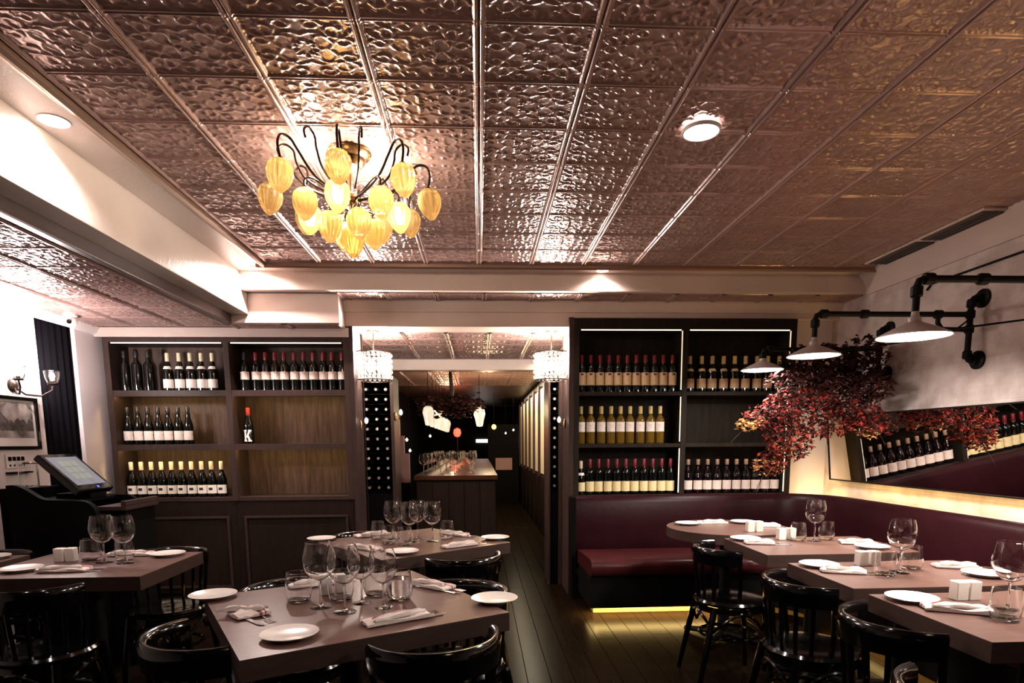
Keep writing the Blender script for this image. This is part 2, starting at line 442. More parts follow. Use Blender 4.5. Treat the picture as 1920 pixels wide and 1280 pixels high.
# pressed-tin tile: raised border bead and scrolled relief
def tile_height(u, v):
    # u,v in [-1,1]; returns drop (downwards) in metres
    a, b = abs(u), abs(v)
    h = 0.0
    ew = (1 - a) * TX * 0.5; eh = (1 - b) * TY * 0.5
    if ew < 0.020: h = max(h, 0.013 * math.sqrt(max(0.0, 1 - ((ew - 0.009) / 0.011) ** 2)) if ew > 0.0006 else -0.002)
    if eh < 0.012: h = max(h, 0.008 * math.sqrt(max(0.0, 1 - ((eh - 0.006) / 0.0065) ** 2)) if eh > 0.0006 else -0.002)
    if ew < 0.022 or eh < 0.014: return h
    def ridge(dist, w, amp): return amp * math.exp(-(dist / w) ** 2)
    hs = [0.0]
    # spiral scrolls in each quarter
    for cx, cy, r, sg in ((0.60, 0.60, 0.26, 1), (0.70, 0.22, 0.17, -1), (0.24, 0.74, 0.17, -1)):
        dd = math.hypot(a - cx, b - cy); ang = (math.atan2(b - cy, a - cx) * sg) % (2 * PI)
        sp = r * (0.30 + 0.70 * ang / (2 * PI))
        hs.append(ridge(dd - sp, 0.030, 0.0048))
    # tendrils from the rosette outwards
    hs.append(ridge((b - a) + 0.16 * math.sin(7.5 * (a + b)), 0.045, 0.0046) * (1 if 0.25 < a + b < 1.5 else 0.0))
    hs.append(ridge(a - 0.40 - 0.10 * math.sin(8 * b), 0.030, 0.0036) * (1 if b < 0.45 else 0.0))
    hs.append(ridge(b - 0.42 - 0.10 * math.sin(8 * a), 0.030, 0.0036) * (1 if a < 0.45 else 0.0))
    rr = math.hypot(u, v); th = math.atan2(v, u)
    hs.append(ridge(rr - (0.22 + 0.06 * math.cos(8 * th)), 0.035, 0.0046))
    # beading along the border
    bd = min(ew - 0.028, eh - 0.019)
    hs.append(ridge(bd / 0.1, 0.045, 0.0028) * (0.5 + 0.5 * math.cos(60 * (u if eh - 0.019 < ew - 0.028 else v))))
    h += max(hs)
    h += 0.0005 * math.sin(37 * u + 3 * math.sin(9 * v)) * math.sin(31 * v + 2 * math.sin(11 * u))
    return h
def tile_mesh(nx=72, ny=62):
    m = MB()
    for j in range(ny + 1):
        for i in range(nx + 1):
            u, v = -1 + 2 * i / nx, -1 + 2 * j / ny
            m.v.append((u * TX / 2, v * TY / 2, -tile_height(u, v)))
    for j in range(ny):
        for i in range(nx):
            a = j * (nx + 1) + i
            m.f.append((a, a + nx + 1, a + nx + 2, a + 1))
    me = bpy.data.meshes.new('tile'); me.from_pydata(m.v, [], m.f)
    me.polygons.foreach_set('use_smooth', [True] * len(me.polygons)); me.materials.append(M['tin'])
    return me
TILE = tile_mesh()
def tiles(parent, x0, nx, y0, ny, z, sx=1.0, sy=1.0):
    for j in range(ny):
        for i in range(nx):
            o = obj('tile', TILE, parent, (x0 + (i + 0.5) * TX * sx, y0 + (j + 0.5) * TY * sy, z))
            o.scale = (sx, sy, 1)
ce = struct(MB().box(XL - 0.1, XR + 0.1, YF - 0.1, 5.5, ZC + 0.003, ZC + 0.15).build('ceiling', 'tin_backing', smooth=False), 'pressed tin ceiling painted rosy brown')
tiles(ce, X0, 12, Y9 - 11 * TY, 11, ZC)
# trims round the tin field, plaster strip with downlights, bulkhead and long beam
def moulding(name, path, prof, m):
    return struct(MB().sweep(path, prof).build(name, m))
XRT = X0 + 12 * TX
pf = [(0.0, ZC + 0.005), (0.0, ZC - 0.030), (0.012, ZC - 0.040), (0.030, ZC - 0.034), (0.045, ZC - 0.018), (0.062, ZC - 0.016), (0.070, ZC + 0.005)]
moulding('trim_1', [(X0 - 0.005, YF), (X0 - 0.005, Y9 + 0.004)], pf, 'copper_trim')
moulding('trim_2', [(X0 - 0.07, Y9), (XRT + 0.02, Y9)], [(q, z) for q, z in pf], 'copper_trim')
struct(MB().box(XBEAM - 0.02, X0 - 0.06, YF, YB + 0.02, ZC - 0.012, ZC + 0.004).build('trim_3', 'plaster', smooth=False), 'white plaster strip beside the tin ceiling')
struct(MB().box(X0 - 0.06, XR, Y9 + 0.06, YB + 0.02, ZC - 0.012, ZC + 0.004).build('trim_4', 'plaster_matte', smooth=False))
# long dropped beam on the left
struct(MB().box(XBEAM2, XBEAM, YF, YB + 0.2, 2.285, ZC).build('beam', 'plaster', smooth=False, bevel=0.008), 'glossy white dropped beam')
struct(MB().box(XBEAM2 - 0.05, XBEAM2 + 0.006, YF, 4.94, ZLOW - 0.004, 2.30).build('trim_5', 'dark_trim', smooth=False, bevel=0.006), 'dark moulding under the beam')
# lower ceiling on the left
cl = struct(MB().box(XL - 0.1, XBEAM2 - 0.02, YF - 0.1, 5.46, ZLOW + 0.003, ZC).build('ceiling_left', 'tin_backing', smooth=False), 'lower tin ceiling on the left')
tiles(cl, XBEAM2 - 0.05 - 3 * 0.36, 3, 5.03 - 12 * TY, 12, ZLOW, sx=0.36 / TX)
# bulkhead at the back
struct(MB().box(XBEAM2, XR, YB, YB + 0.06, ZS, ZC).build('wall_bulkhead', 'plaster_matte', smooth=False, bevel=0.005), 'plaster bulkhead at the back of the tin ceiling')
so = struct(MB().box(-1.90, XR, YB + 0.02, 5.5, ZS + 0.004, ZS + 0.06).build('ceiling_soffit', 'tin_backing', smooth=False))
tiles(so, -1.06, 11, YB + 0.055, 1, ZS + 0.002, sx=4.09 / 11 / TX, sy=0.30 / TY)
# box over the left bookcase
bxo = MB().box(XBEAM2 - 0.02, -1.06, 4.93, 5.46, ZLOW + 0.002, ZS + 0.004).build('wall_box', 'plaster_matte', smooth=False, bevel=0.004)
struct(bxo)
tiles(bxo, -1.90, 2, 4.935, 1, ZLOW, sx=0.84 / 2 / TX, sy=0.18 / TY)
struct(MB().box(XL, -1.03, 5.115, 5.135, 2.148, ZLOW).build('trim_6', 'plaster_matte', smooth=False))
# header over the opening with cornice
hd = MB().box(-1.06, 0.80, YW, YW + 0.25, 2.236, ZS + 0.01).build('wall_back', 'plaster_matte', smooth=False, bevel=0.004); struct(hd, 'plaster header over the opening')
cp = [(0.0, ZS), (0.0, ZS - 0.085), (-0.016, ZS - 0.085), (-0.022, ZS - 0.055), (-0.045, ZS - 0.028), (-0.052, ZS)]
struct(MB().sweep([(-1.06, YW), (XR, YW)], [(q, z) for q, z in cp]).build('trim_7', 'plaster_matte'), 'cornice over the back wall')
struct(MB().box(0.80, XR, YW + 0.005, 5.5, 2.31, ZS + 0.01).build('wall_back_upper', 'plaster_matte', smooth=False))
struct(MB().box(2.655, XR + 0.1, 5.26, 5.5, 0.0, 2.32).build('wall_back_right', 'wall_white', smooth=False))
struct(MB().box(XL - 0.1, -1.0, 5.45, 5.55, 0.0, 2.3).build('wall_back_left', 'wood_panel', smooth=False))
struct(MB().box(0.75, XR, 5.45, 5.55, 0.0, 2.4).build('wall_back_behind', 'wood_right', smooth=False))
# side walls and the wall behind the camera
wl = MB()
wl.box(XL - 0.12, XL, YF, 4.46, 0.0, ZC).box(XL - 0.12, XL, 4.88, 5.46, 0.0, ZC).box(XL - 0.12, XL, 4.46, 4.88, 0.0, 0.6)
struct(wl.build('wall_left', 'wall_white', smooth=False), 'white left wall')
struct(MB().sweep([(XL, 5.12), (XL, YF)], [(0.0, ZLOW), (0.0, ZLOW - 0.055), (0.02, ZLOW - 0.05), (0.045, ZLOW - 0.015), (0.05, ZLOW)]).build('trim_8', 'wall_white'))
struct(MB().box(XR, XR + 0.12, YF, 5.5, 0.0, ZC).build('wall_right', 'brick', smooth=False), 'white painted rough brick right wall')
struct(MB().box(XL - 0.1, XR + 0.1, YF - 0.12, YF, 0.0, ZC).build('wall_front', 'wood_panel', smooth=False))
# cornice on the right wall
rp = [(0.0, ZC), (0.0, ZC - 0.16), (0.014, ZC - 0.16), (0.02, ZC - 0.10), (0.05, ZC - 0.045), (0.075, ZC - 0.025), (0.085, ZC)]
struct(MB().sweep([(XR, YF), (XR, YB)], rp).build('trim_9', 'plaster_matte'), 'deep cornice along the right wall')

# ------------------------------------------------------------------ passage to the bar room behind
CX0, CX1, CY1, CZ = -1.42, 0.93, 16.0, 2.24
cc = struct(MB().box(CX0 - 0.1, CX1 + 0.1, YW + 0.25, CY1, CZ + 0.003, CZ + 0.2).build('ceiling_passage', 'tin_backing', smooth=False), 'tin ceiling of the bar room')
tiles(cc, -1.40, 6, 5.42, 5, CZ, sx=1.0)
tiles(cc, -1.40, 6, 7.36, 9, CZ, sx=1.0)
struct(MB().box(CX0, CX1, 7.15, 7.32, 2.125, CZ + 0.01).build('beam', 'plaster_matte', smooth=False, bevel=0.006), 'plaster beam across the bar room ceiling')
struct(MB().box(CX0 - 0.1, CX0, 5.45, CY1, 0, CZ).build('wall_passage_left', 'black_matte', smooth=False))
struct(MB().box(CX1, CX1 + 0.1, 5.45, CY1, 0, CZ).build('wall_passage_right', 'wood_panel', smooth=False))
struct(MB().box(CX0 - 0.1, CX1 + 0.1, CY1, CY1 + 0.1, 0, CZ).build('wall_passage_end', 'black_matte', smooth=False))
# jambs of the opening
struct(MB().box(-1.035, -1.0, 5.12, 5.50, 0, 2.236).build('trim_10', 'wood_frame', smooth=False, bevel=0.003), 'dark timber jamb beside the left bookcase')
struct(MB().box(0.745, 0.785, 5.12, 5.50, 0, 2.31).build('trim_11', 'wood_frame', smooth=False, bevel=0.003), 'dark timber jamb beside the right bookcase')

# ------------------------------------------------------------------ bookcases
def bookcase(name, label, x0, x1, ztop, zin, shelves, zbase, divx, frame, back, bayside, panels):
    t = thing(name, label, 'bookcase', ((x0 + x1) / 2, 5.12, 0))
    P = Matrix.Translation((-(x0 + x1) / 2, -5.12, 0))
    def part(n, mb, m, **k): return mb.xf(P).build(n, m, t, smooth=False, **k)
    w = 0.045
    part('side_panel', MB().box(x0, x0 + w, 5.12, 5.43, zbase, ztop), frame, bevel=0.002)
    part('side_panel', MB().box(x1 - w, x1, 5.12, 5.43, zbase, ztop), frame, bevel=0.002)
    part('divider', MB().box(divx - 0.022, divx + 0.022, 5.12, 5.42, zbase, zin), frame, bevel=0.002)
    part('top_rail', MB().box(x0 + w, x1 - w, 5.12, 5.43, zin, ztop), frame, bevel=0.002)
    part('back_panel', MB().box(x0 + w, x1 - w, 5.40, 5.44, zbase, zin), back)
    bays = ((x0 + w, divx - 0.022), (divx + 0.022, x1 - w))
    for a, b in bays:
        for z in shelves:
            part('shelf', MB().box(a, b, 5.125, 5.40, z - 0.032, z), frame, bevel=0.002)
    tops = [zin] + [z - 0.032 for z in shelves[:-1]]
    for a, b in bays:
        for zi, (zt, zb) in enumerate(zip(tops, shelves)):
            if bayside == 'l' and zi > 0: (part('shelf_lip', MB().box(a, b, 5.122, 5.134, zt - 0.016, zt + 0.001), frame), part('led_strip', MB().box(a + 0.01, b - 0.01, 5.138, 5.144, zt - 0.004, zt - 0.0005), 'led'))
            elif bayside == 'r': part('led_strip', MB().box(b - 0.008, b - 0.001, 5.128, 5.134, zb + 0.015, zt - 0.01), 'led_right')
            if zi == 0: part('led_strip', MB().box(a + 0.015, b - 0.015, 5.126, 5.133, zt - 0.008, zt - 0.001), 'led_top')
    if panels:
        for a, b in ((x0, divx), (divx, x1)):
            p0 = part('cupboard_front', MB().box(a + 0.001, b - 0.001, 5.13, 5.43, 0.08, zbase), 'wood_panel')
            m = MB()
            for (c, d, e, f) in ((a + 0.06, b - 0.06, 0.70, 0.72), (a + 0.06, b - 0.06, 0.12, 0.14)): m.box(c, d, 5.118, 5.131, e, f)
            m.box(a + 0.06, a + 0.08, 5.118, 5.131, 0.14, 0.70).box(b - 0.08, b - 0.06, 5.118, 5.131, 0.14, 0.70)
            o = m.xf(P).build('panel_moulding', 'wood_frame', p0, smooth=False, bevel=0.003)
        part('plinth', MB().box(x0, x1, 5.16, 5.43, 0.0, 0.08), 'wood_panel')
    return t
M['led_right'] = mat('led_strip_dim', (1, 1, 1), 0.4, emit=(1.0, 0.76, 0.42), strength=0.75)
M['led_top'] = mat('led_strip_top', (1, 1, 1), 0.4, emit=(1.0, 0.84, 0.55), strength=1.8)
LS = (1.736, 1.308, 0.876)
RS = (1.715, 1.288, 0.858)
bookcase('bookcase', 'brown timber wine bookcase left of the opening, over panelled cupboards', -2.945, -1.035, 2.146, 2.108, LS, 0.845, -2.0, 'wood_frame', 'wood_left', 'l', True)
bookcase('bookcase', 'near-black wine bookcase above the oxblood banquette', 0.785, 2.65, 2.301, 2.216, RS, 0.82, 1.712, 'wood_right', 'wood_right', 'r', False)

# ------------------------------------------------------------------ wine bottles
def shape_bordeaux(h=0.305, r=0.037):
    s = h / 0.305
    return [(0.0, 0.003), (r * 0.85, 0.0), (r, 0.006), (r, 0.185 * s), (r * 0.93, 0.203 * s), (r * 0.60, 0.222 * s), (0.0150, 0.236 * s), (0.0140, h - 0.028), (0.0155, h - 0.026), (0.0155, h - 0.004), (0.013, h), (0.0, h)]
def shape_burgundy(h=0.30, r=0.040):
    s = h / 0.30
    return [(0.0, 0.003), (r * 0.85, 0.0), (r, 0.006), (r, 0.135 * s), (r * 0.94, 0.158 * s), (r * 0.72, 0.188 * s), (r * 0.48, 0.214 * s), (0.0155, 0.240 * s), (0.0142, h - 0.026), (0.0160, h - 0.024), (0.0160, h - 0.004), (0.0135, h), (0.0, h)]
def arc_label(r, z0, z1, half=1.35, n=10, lift=0.0006):
    m = MB(); rr = r + lift
    for z in (z0, z1):
        for i in range(n + 1):
            a = -PI / 2 - half + 2 * half * i / n
            m.v.append((rr * math.cos(a), rr * math.sin(a), z))
    for i in range(n): m.f.append((i, i + 1, i + n + 2, i + n + 1))
    # thickness: inner skin
    o = len(m.v)
    for z in (z0, z1):
        for i in range(n + 1):
            a = -PI / 2 - half + 2 * half * i / n
            m.v.append(((r - 0.001) * math.cos(a), (r - 0.001) * math.sin(a), z))
    for i in range(n): m.f.append((o + i, o + i + n + 1, o + i + n + 2, o + i + 1))
    for i in range(n):
        m.f.append((i, o + i, o + i + 1, i + 1)); m.f.append((n + 1 + i, n + 2 + i, o + n + 2 + i, o + n + 1 + i))
    m.f.append((0, n + 1, o + n + 1, o)); m.f.append((n, o + n, o + 2 * n + 1, 2 * n + 1))
    return m
def cap_prof(h, length, rn=0.0166):
    return [(rn - 0.0005, h - length), (rn, h - length + 0.002), (rn, h - 0.003), (rn * 0.85, h + 0.0012), (0.0, h + 0.0012)]
def neck_band(r, z0, z1, r2): return [(r, z0), (r2, z1)]
class Bottle:
    def __init__(s, prof, glass, h, cap=None, caplen=0.055, lab=None, labz=(0.07, 0.15), neck=None, neckz=None, extra=None):
        s.parts = []
        s.parts.append(('glass_body', MB().lathe(prof, 18).mesh('bottle_body', glass)))
        r = max(p[0] for p in prof)
        if cap: s.parts.append(('capsule', MB().lathe(cap_prof(h, caplen), 14).mesh('capsule', cap)))
        if lab: s.parts.append(('paper_label', arc_label(r, *labz).mesh('paper_label', lab)))
        if neck:
            z0, z1, r0, r1 = neckz
            m = MB(); n = 10
            for z, rr in ((z0, r0), (z1, r1)):
                for i in range(n + 1):
                    a = -PI / 2 - 1.3 + 2.6 * i / n; m.v.append((rr * math.cos(a), rr * math.sin(a), z))
            for i in range(n): m.f.append((i, i + 1, i + n + 2, i + n + 1))
            s.parts.append(('neck_label', m.mesh('neck_label', neck)))
        if extra: s.parts += extra
    def place(s, loc, label, group, rz=0.0, rot=None, name='wine_bottle'):
        t = thing(name, label, 'bottle', loc, rz, group)
        if rot: t.rotation_euler = rot
        for n, me in s.parts: obj(n, me, t)
        return t
B_plain = Bottle(shape_bordeaux(0.315, 0.039), 'bottle_black', 0.315, 'cap_black', 0.05)
B_cream = Bottle(shape_burgundy(0.300, 0.041), 'bottle_black', 0.300, 'cap_cream', 0.070, 'lab_plain', (0.022, 0.092), 'lab_plain', (0.172, 0.195, 0.0362, 0.0275))
B_redwhite = Bottle(shape_bordeaux(), 'bottle_black', 0.305, 'cap_red', 0.062, 'lab_pink', (0.088, 0.150))
B_redtan = Bottle(shape_bordeaux(), 'bottle_black', 0.305, 'cap_red', 0.064, 'lab_tan', (0.058, 0.162), extra=[('emblem', arc_label(0.0372, 0.140, 0.154, 0.32, 4).mesh('emblem', 'ink'))])
B_dark = Bottle(shape_burgundy(0.300, 0.0375), 'bottle_black', 0.300, 'cap_black', 0.055, 'lab_white', (0.034, 0.108))
B_blackcap = Bottle(shape_bordeaux(), 'bottle_black', 0.305, 'cap_black', 0.062, 'lab_pink', (0.088, 0.150))
B_creamlow = Bottle(shape_burgundy(0.290, 0.0385), 'bottle_black', 0.290, 'cap_cream', 0.068, 'lab_plain', (0.028, 0.098), extra=[('emblem', arc_label(0.0388, 0.055, 0.077, 0.42, 5).mesh('emblem', 'ink'))])
B_gold = Bottle(shape_burgundy(0.298, 0.040), 'bottle_black', 0.298, 'cap_yellow', 0.066, 'lab_tan', (0.030, 0.110), 'lab_yellow', (0.172, 0.194, 0.0352, 0.0268))
B_straw = Bottle(shape_bordeaux(0.312, 0.0365), 'bottle_white', 0.312, 'cap_yellow', 0.062, 'lab_white', (0.100, 0.182))
B_redyel = Bottle(shape_bordeaux(0.300), 'bottle_black', 0.300, 'cap_red', 0.068, 'lab_yellow', (0.026, 0.112))
B_first = Bottle(shape_burgundy(0.285, 0.038), 'bottle_black', 0.285, 'cap_cream', 0.064, 'lab_yellow', (0.030, 0.105), 'lab_plain', (0.165, 0.186, 0.0338, 0.0258))
B_brown = Bottle(shape_burgundy(0.290, 0.040), 'bottle_brown', 0.290, 'cap_tan', 0.045, 'lab_pink', (0.034, 0.112))
# bottle with a big white letter K for a label
def k_letter(r):
    quads = [((-0.024, 0.0), (-0.008, 0.0), (-0.008, 0.095), (-0.024, 0.095)),
             ((-0.008, 0.036), (0.012, 0.095), (0.030, 0.095), (0.002, 0.030)),
             ((-0.004, 0.050), (0.008, 0.062), (0.031, 0.0), (0.012, 0.0)),
             ((-0.029, 0.0), (-0.003, 0.0), (-0.003, 0.014), (-0.029, 0.014)), ((-0.029, 0.081), (-0.003, 0.081), (-0.003, 0.095), (-0.029, 0.095)),
             ((0.006, 0.0), (0.034, 0.0), (0.034, 0.013), (0.006, 0.013)), ((0.008, 0.082), (0.033, 0.082), (0.033, 0.095), (0.008, 0.095))]
    m = MB()
    for q in quads:
        n = 4; o = len(m.v)
        for lift in (0.0016, -0.001):
            for i in range(n + 1):
                for lo, hi in ((q[0], q[1]), (q[3], q[2])):
                    x_ = lo[0] + (hi[0] - lo[0]) * i / n; z_ = lo[1] + (hi[1] - lo[1]) * i / n
                    a = -PI / 2 + x_ / r; rr = r + lift
                    m.v.append((rr * math.cos(a), rr * math.sin(a), 0.018 + z_))
        N = 2 * (n + 1)
        for i in range(n):
            a = o + 2 * i; m.f.append((a, a + 2, a + 3, a + 1)); m.f.append((a + N, a + N + 1, a + N + 3, a + N + 2))
            m.f.append((a, a + N, a + N + 2, a + 2)); m.f.append((a + 1, a + 3, a + N + 3, a + N + 1))
        m.f.append((o, o + 1, o + N + 1, o + N)); e = o + 2 * n; m.f.append((e, e + N, e + N + 1, e + 1))
    return m.mesh('letter_label', 'lab_plain', smooth=False)
B_K = Bottle(shape_burgundy(0.292, 0.041), 'bottle_black', 0.292, 'cap_scarlet', 0.060, extra=[('letter_label', k_letter(0.041))])

def row(bt, x0, x1, n, z, fmt, group, y=5.215, jit=0.004):
    for i in range(n):
        xx = x0 + (x1 - x0) * i / max(1, n - 1) + rnd.uniform(-jit, jit)
        bt.place((xx, y + rnd.uniform(-jit, jit), z + 0.0005), fmt % ORD[i], group, rnd.uniform(-0.12, 0.12))
row(B_plain, -2.845, -2.655, 3, LS[0], '%s tall black unlabelled bottle from the left, top shelf of left bookcase', 'black unlabelled bottles, left bookcase top shelf')
row(B_cream, -2.50, -2.15, 5, LS[0], '%s cream-capped bottle with neck label from the left, left bookcase top shelf', 'cream-capped bottles, left bookcase top shelf')
B_blackcap.place((-1.895, 5.215, LS[0] + 0.0008), 'black-capped pink-label bottle at the divider end of the red-capped row', 'red-capped row, left bookcase top shelf')
row(B_redwhite, -1.805, -1.115, 10, LS[0], '%s red-capped pink-label bottle from the divider, left bookcase top shelf', 'red-capped row, left bookcase top shelf')
row(B_dark, -2.850, -2.375, 7, LS[1], '%s slope-shouldered dark bottle from the left, left bookcase middle shelf', 'dark bottles, left bookcase middle shelf', jit=0.0015)
B_K.place((-1.895, 5.22, LS[1] + 0.0008), 'lone scarlet-capped bottle with big white letter K label', None)
row(B_creamlow, -2.858, -2.135, 10, LS[2], '%s cream-capped bottle with emblem label from the left, left bookcase lowest shelf', 'cream-capped bottles, left bookcase lowest shelf', jit=0.001)
row(B_redtan, 0.865, 1.635, 11, RS[0], '%s red-capped tan-label bottle from the left, right bookcase top shelf', 'red-capped tan-label bottles, right bookcase', jit=0.001)
row(B_gold, 1.785, 2.555, 9, RS[0], '%s gold-capped tan-label bottle from the divider, right bookcase top shelf', 'gold-capped bottles, right bookcase top shelf')
row(B_straw, 0.862, 1.540, 9, RS[1], '%s straw-coloured white wine bottle from the left, right bookcase middle shelf', 'white wine bottles, right bookcase middle shelf')
B_first.place((0.860, 5.20, RS[2] + 0.0008), 'cream-capped short bottle at the left end of right bookcase lowest shelf', None)
row(B_redyel, 0.940, 1.640, 10, RS[2], '%s red-capped yellow-label bottle from the left, right bookcase lowest shelf', 'red-capped yellow-label bottles, right bookcase', jit=0.002)
row(B_brown, 1.795, 2.560, 10, RS[2], '%s brown-capped pink-label bottle from the divider, right bookcase lowest shelf', 'brown-capped bottles, right bookcase lowest shelf', jit=0.002)

# ------------------------------------------------------------------ banquette, mirror
def arc_path(pts_a, c, r, a0, a1, pts_b, n=12):
    return list(pts_a) + [(c[0] + r * math.cos(a0 + (a1 - a0) * i / n), c[1] + r * math.sin(a0 + (a1 - a0) * i / n)) for i in range(n + 1)] + list(pts_b)
bq = thing('banquette', 'oxblood leather L-shaped banquette under the right bookcase and mirror', 'banquette', (1.8, 4.7, 0))
Pq = Matrix.Translation((-1.8, -4.7, 0))
pb = arc_path([(0.79, 5.065)], (2.45, 4.665), 0.40, PI / 2, 0, [(2.85, 2.6), (2.85, 0.4)], 10)
# travel is +x then -y: left of travel is outwards (wall side)
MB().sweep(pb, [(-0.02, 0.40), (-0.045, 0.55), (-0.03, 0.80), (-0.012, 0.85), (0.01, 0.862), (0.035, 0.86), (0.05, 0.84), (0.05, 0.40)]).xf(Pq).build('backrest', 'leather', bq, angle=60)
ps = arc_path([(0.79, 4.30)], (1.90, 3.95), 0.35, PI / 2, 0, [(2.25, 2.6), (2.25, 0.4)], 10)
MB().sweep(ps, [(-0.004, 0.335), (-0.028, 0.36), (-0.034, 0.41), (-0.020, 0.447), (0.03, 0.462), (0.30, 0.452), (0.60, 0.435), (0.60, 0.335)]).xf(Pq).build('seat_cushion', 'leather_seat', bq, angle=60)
MB().sweep(ps, [(0.0, 0.105), (0.0, 0.335), (0.55, 0.335), (0.55, 0.105)]).xf(Pq).build('base', 'black_matte', bq)
pk = arc_path([(0.86, 4.56)], (1.90, 3.95), 0.61, PI / 2, 0, [(2.51, 2.6), (2.51, 0.4)], 10)
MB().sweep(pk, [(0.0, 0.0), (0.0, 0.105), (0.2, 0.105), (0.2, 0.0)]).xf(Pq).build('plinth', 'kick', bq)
MB().box(0.752, 0.787, 4.97, 5.115, 0.0, 0.855).xf(Pq).build('end_panel', 'black_matte', bq, smooth=False, bevel=0.004)
light('under_banquette_light', 'AREA', (1.38, 4.47, 0.100), 20.0, GOLD, 1.05, size_y=0.12)
light('under_banquette_light', 'AREA', (2.42, 2.9, 0.100), 10.0, GOLD, 0.10, size_y=2.0)
light('under_banquette_light', 'AREA', (0.83, 4.45, 0.095), 1.0, GOLD, 0.06, size_y=0.25)

# mirror leaning forward on the right wall
mr = thing('wall_mirror', 'long leaning mirror in thin black frame on the right wall', 'mirror', (2.965, 3.1, 0.975))
mr.rotation_euler = (0, -math.radians(6.0), 0)
ml = 1.95; mh = 0.53
MB().box(-0.004, 0.004, -ml + 0.008, ml - 0.008, 0.008, mh - 0.008).build('mirror_glass', 'mirror', mr, smooth=False)
fm = MB().box(-0.010, 0.014, -ml, ml, 0.0, 0.009).box(-0.010, 0.014, -ml, ml, mh - 0.009, mh).box(-0.010, 0.014, -ml, -ml + 0.009, 0.0, mh).box(-0.010, 0.014, ml - 0.009, ml, 0.0, mh)
fm.build('mirror_frame', 'black_iron', mr, smooth=False)
MB().box(0.006, 0.014, -ml + 0.009, ml - 0.009, 0.009, mh - 0.009).build('backing', 'black_matte', mr, smooth=False)
# gold LED strip hidden behind the banquette back, washing the brick
ledq = MB()
ledq.box(2.915, 2.935, 0.6, 4.68, 0.842, 0.852)
tag(ledq.build('led_strip', 'led_gold', smooth=False), 'golden light strip behind the banquette back under the mirror', 'light strip')
light('corner_strip_light', 'AREA', (2.93, 5.06, 0.70), 2.2, GOLD, 0.10, size_y=0.2, rot=(PI, 0, 0))

# ------------------------------------------------------------------ tables
def table(name, label, poly, group, center, z=0.75, th=0.062, rz=0.0):
    t = thing(name, label, 'table', (*center, 0), rz, group)
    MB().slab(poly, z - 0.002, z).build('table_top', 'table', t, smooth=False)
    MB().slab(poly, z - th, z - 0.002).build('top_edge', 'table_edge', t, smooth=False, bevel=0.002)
    MB().lathe([(0.0, z - th), (0.10, z - th), (0.10, z - th - 0.012), (0.038, z - th - 0.03), (0.038, 0.06), (0.05, 0.045), (0.05, 0.02), (0.0, 0.02)], 20).build('pedestal', 'black_iron', t)
    m = MB()
    for i in range(4):
        a = PI / 4 + i * PI / 2; m.tube([(0.03 * math.cos(a), 0.03 * math.sin(a), 0.045), (0.27 * math.cos(a), 0.27 * math.sin(a), 0.022)], [0.026, 0.016], 8)
    m.build('foot', 'black_iron', t)
    return t
sq = lambda hx, hy: [(-hx, -hy), (hx, -hy), (hx, hy), (-hx, hy)]
T1C, T1A = (-0.462, 2.103), math.atan2(0.402, 0.714)
T2C, T2A = (-0.394, 3.458), math.atan2(0.475, 0.621)
table('dining_table', 'square brown table turned cornerwise in the front centre', sq(0.41, 0.40), 'square tables', T1C, rz=T1A)
table('dining_table', 'square brown table turned cornerwise nearest the opening', sq(0.40, 0.40), 'square tables', T2C, rz=T2A)
table('dining_table', 'brown table in front of the till stand', sq(0.38, 0.30), 'square tables', (-1.825, 2.93))
table('dining_table', 'brown table by the left wall, mostly out of view', sq(0.34, 0.29), 'square tables', (-2.645, 2.93))
RT = ((3.14, 0.268, 'brown table for two along the banquette, next to the round table'), (2.425, 0.248, 'brown table for two along the banquette, middle of three'), (1.82, 0.27, 'brown table for two along the banquette, nearest the camera'))
for yc, hy, lb in RT:
    table('banquette_table', lb, sq(0.39, hy), 'tables along the banquette', (1.785, yc))
table('round_table', 'round brown table in the banquette corner', [(0.38 * math.cos(2 * PI * i / 48), 0.38 * math.sin(2 * PI * i / 48)) for i in range(48)], None, (1.60, 3.87))

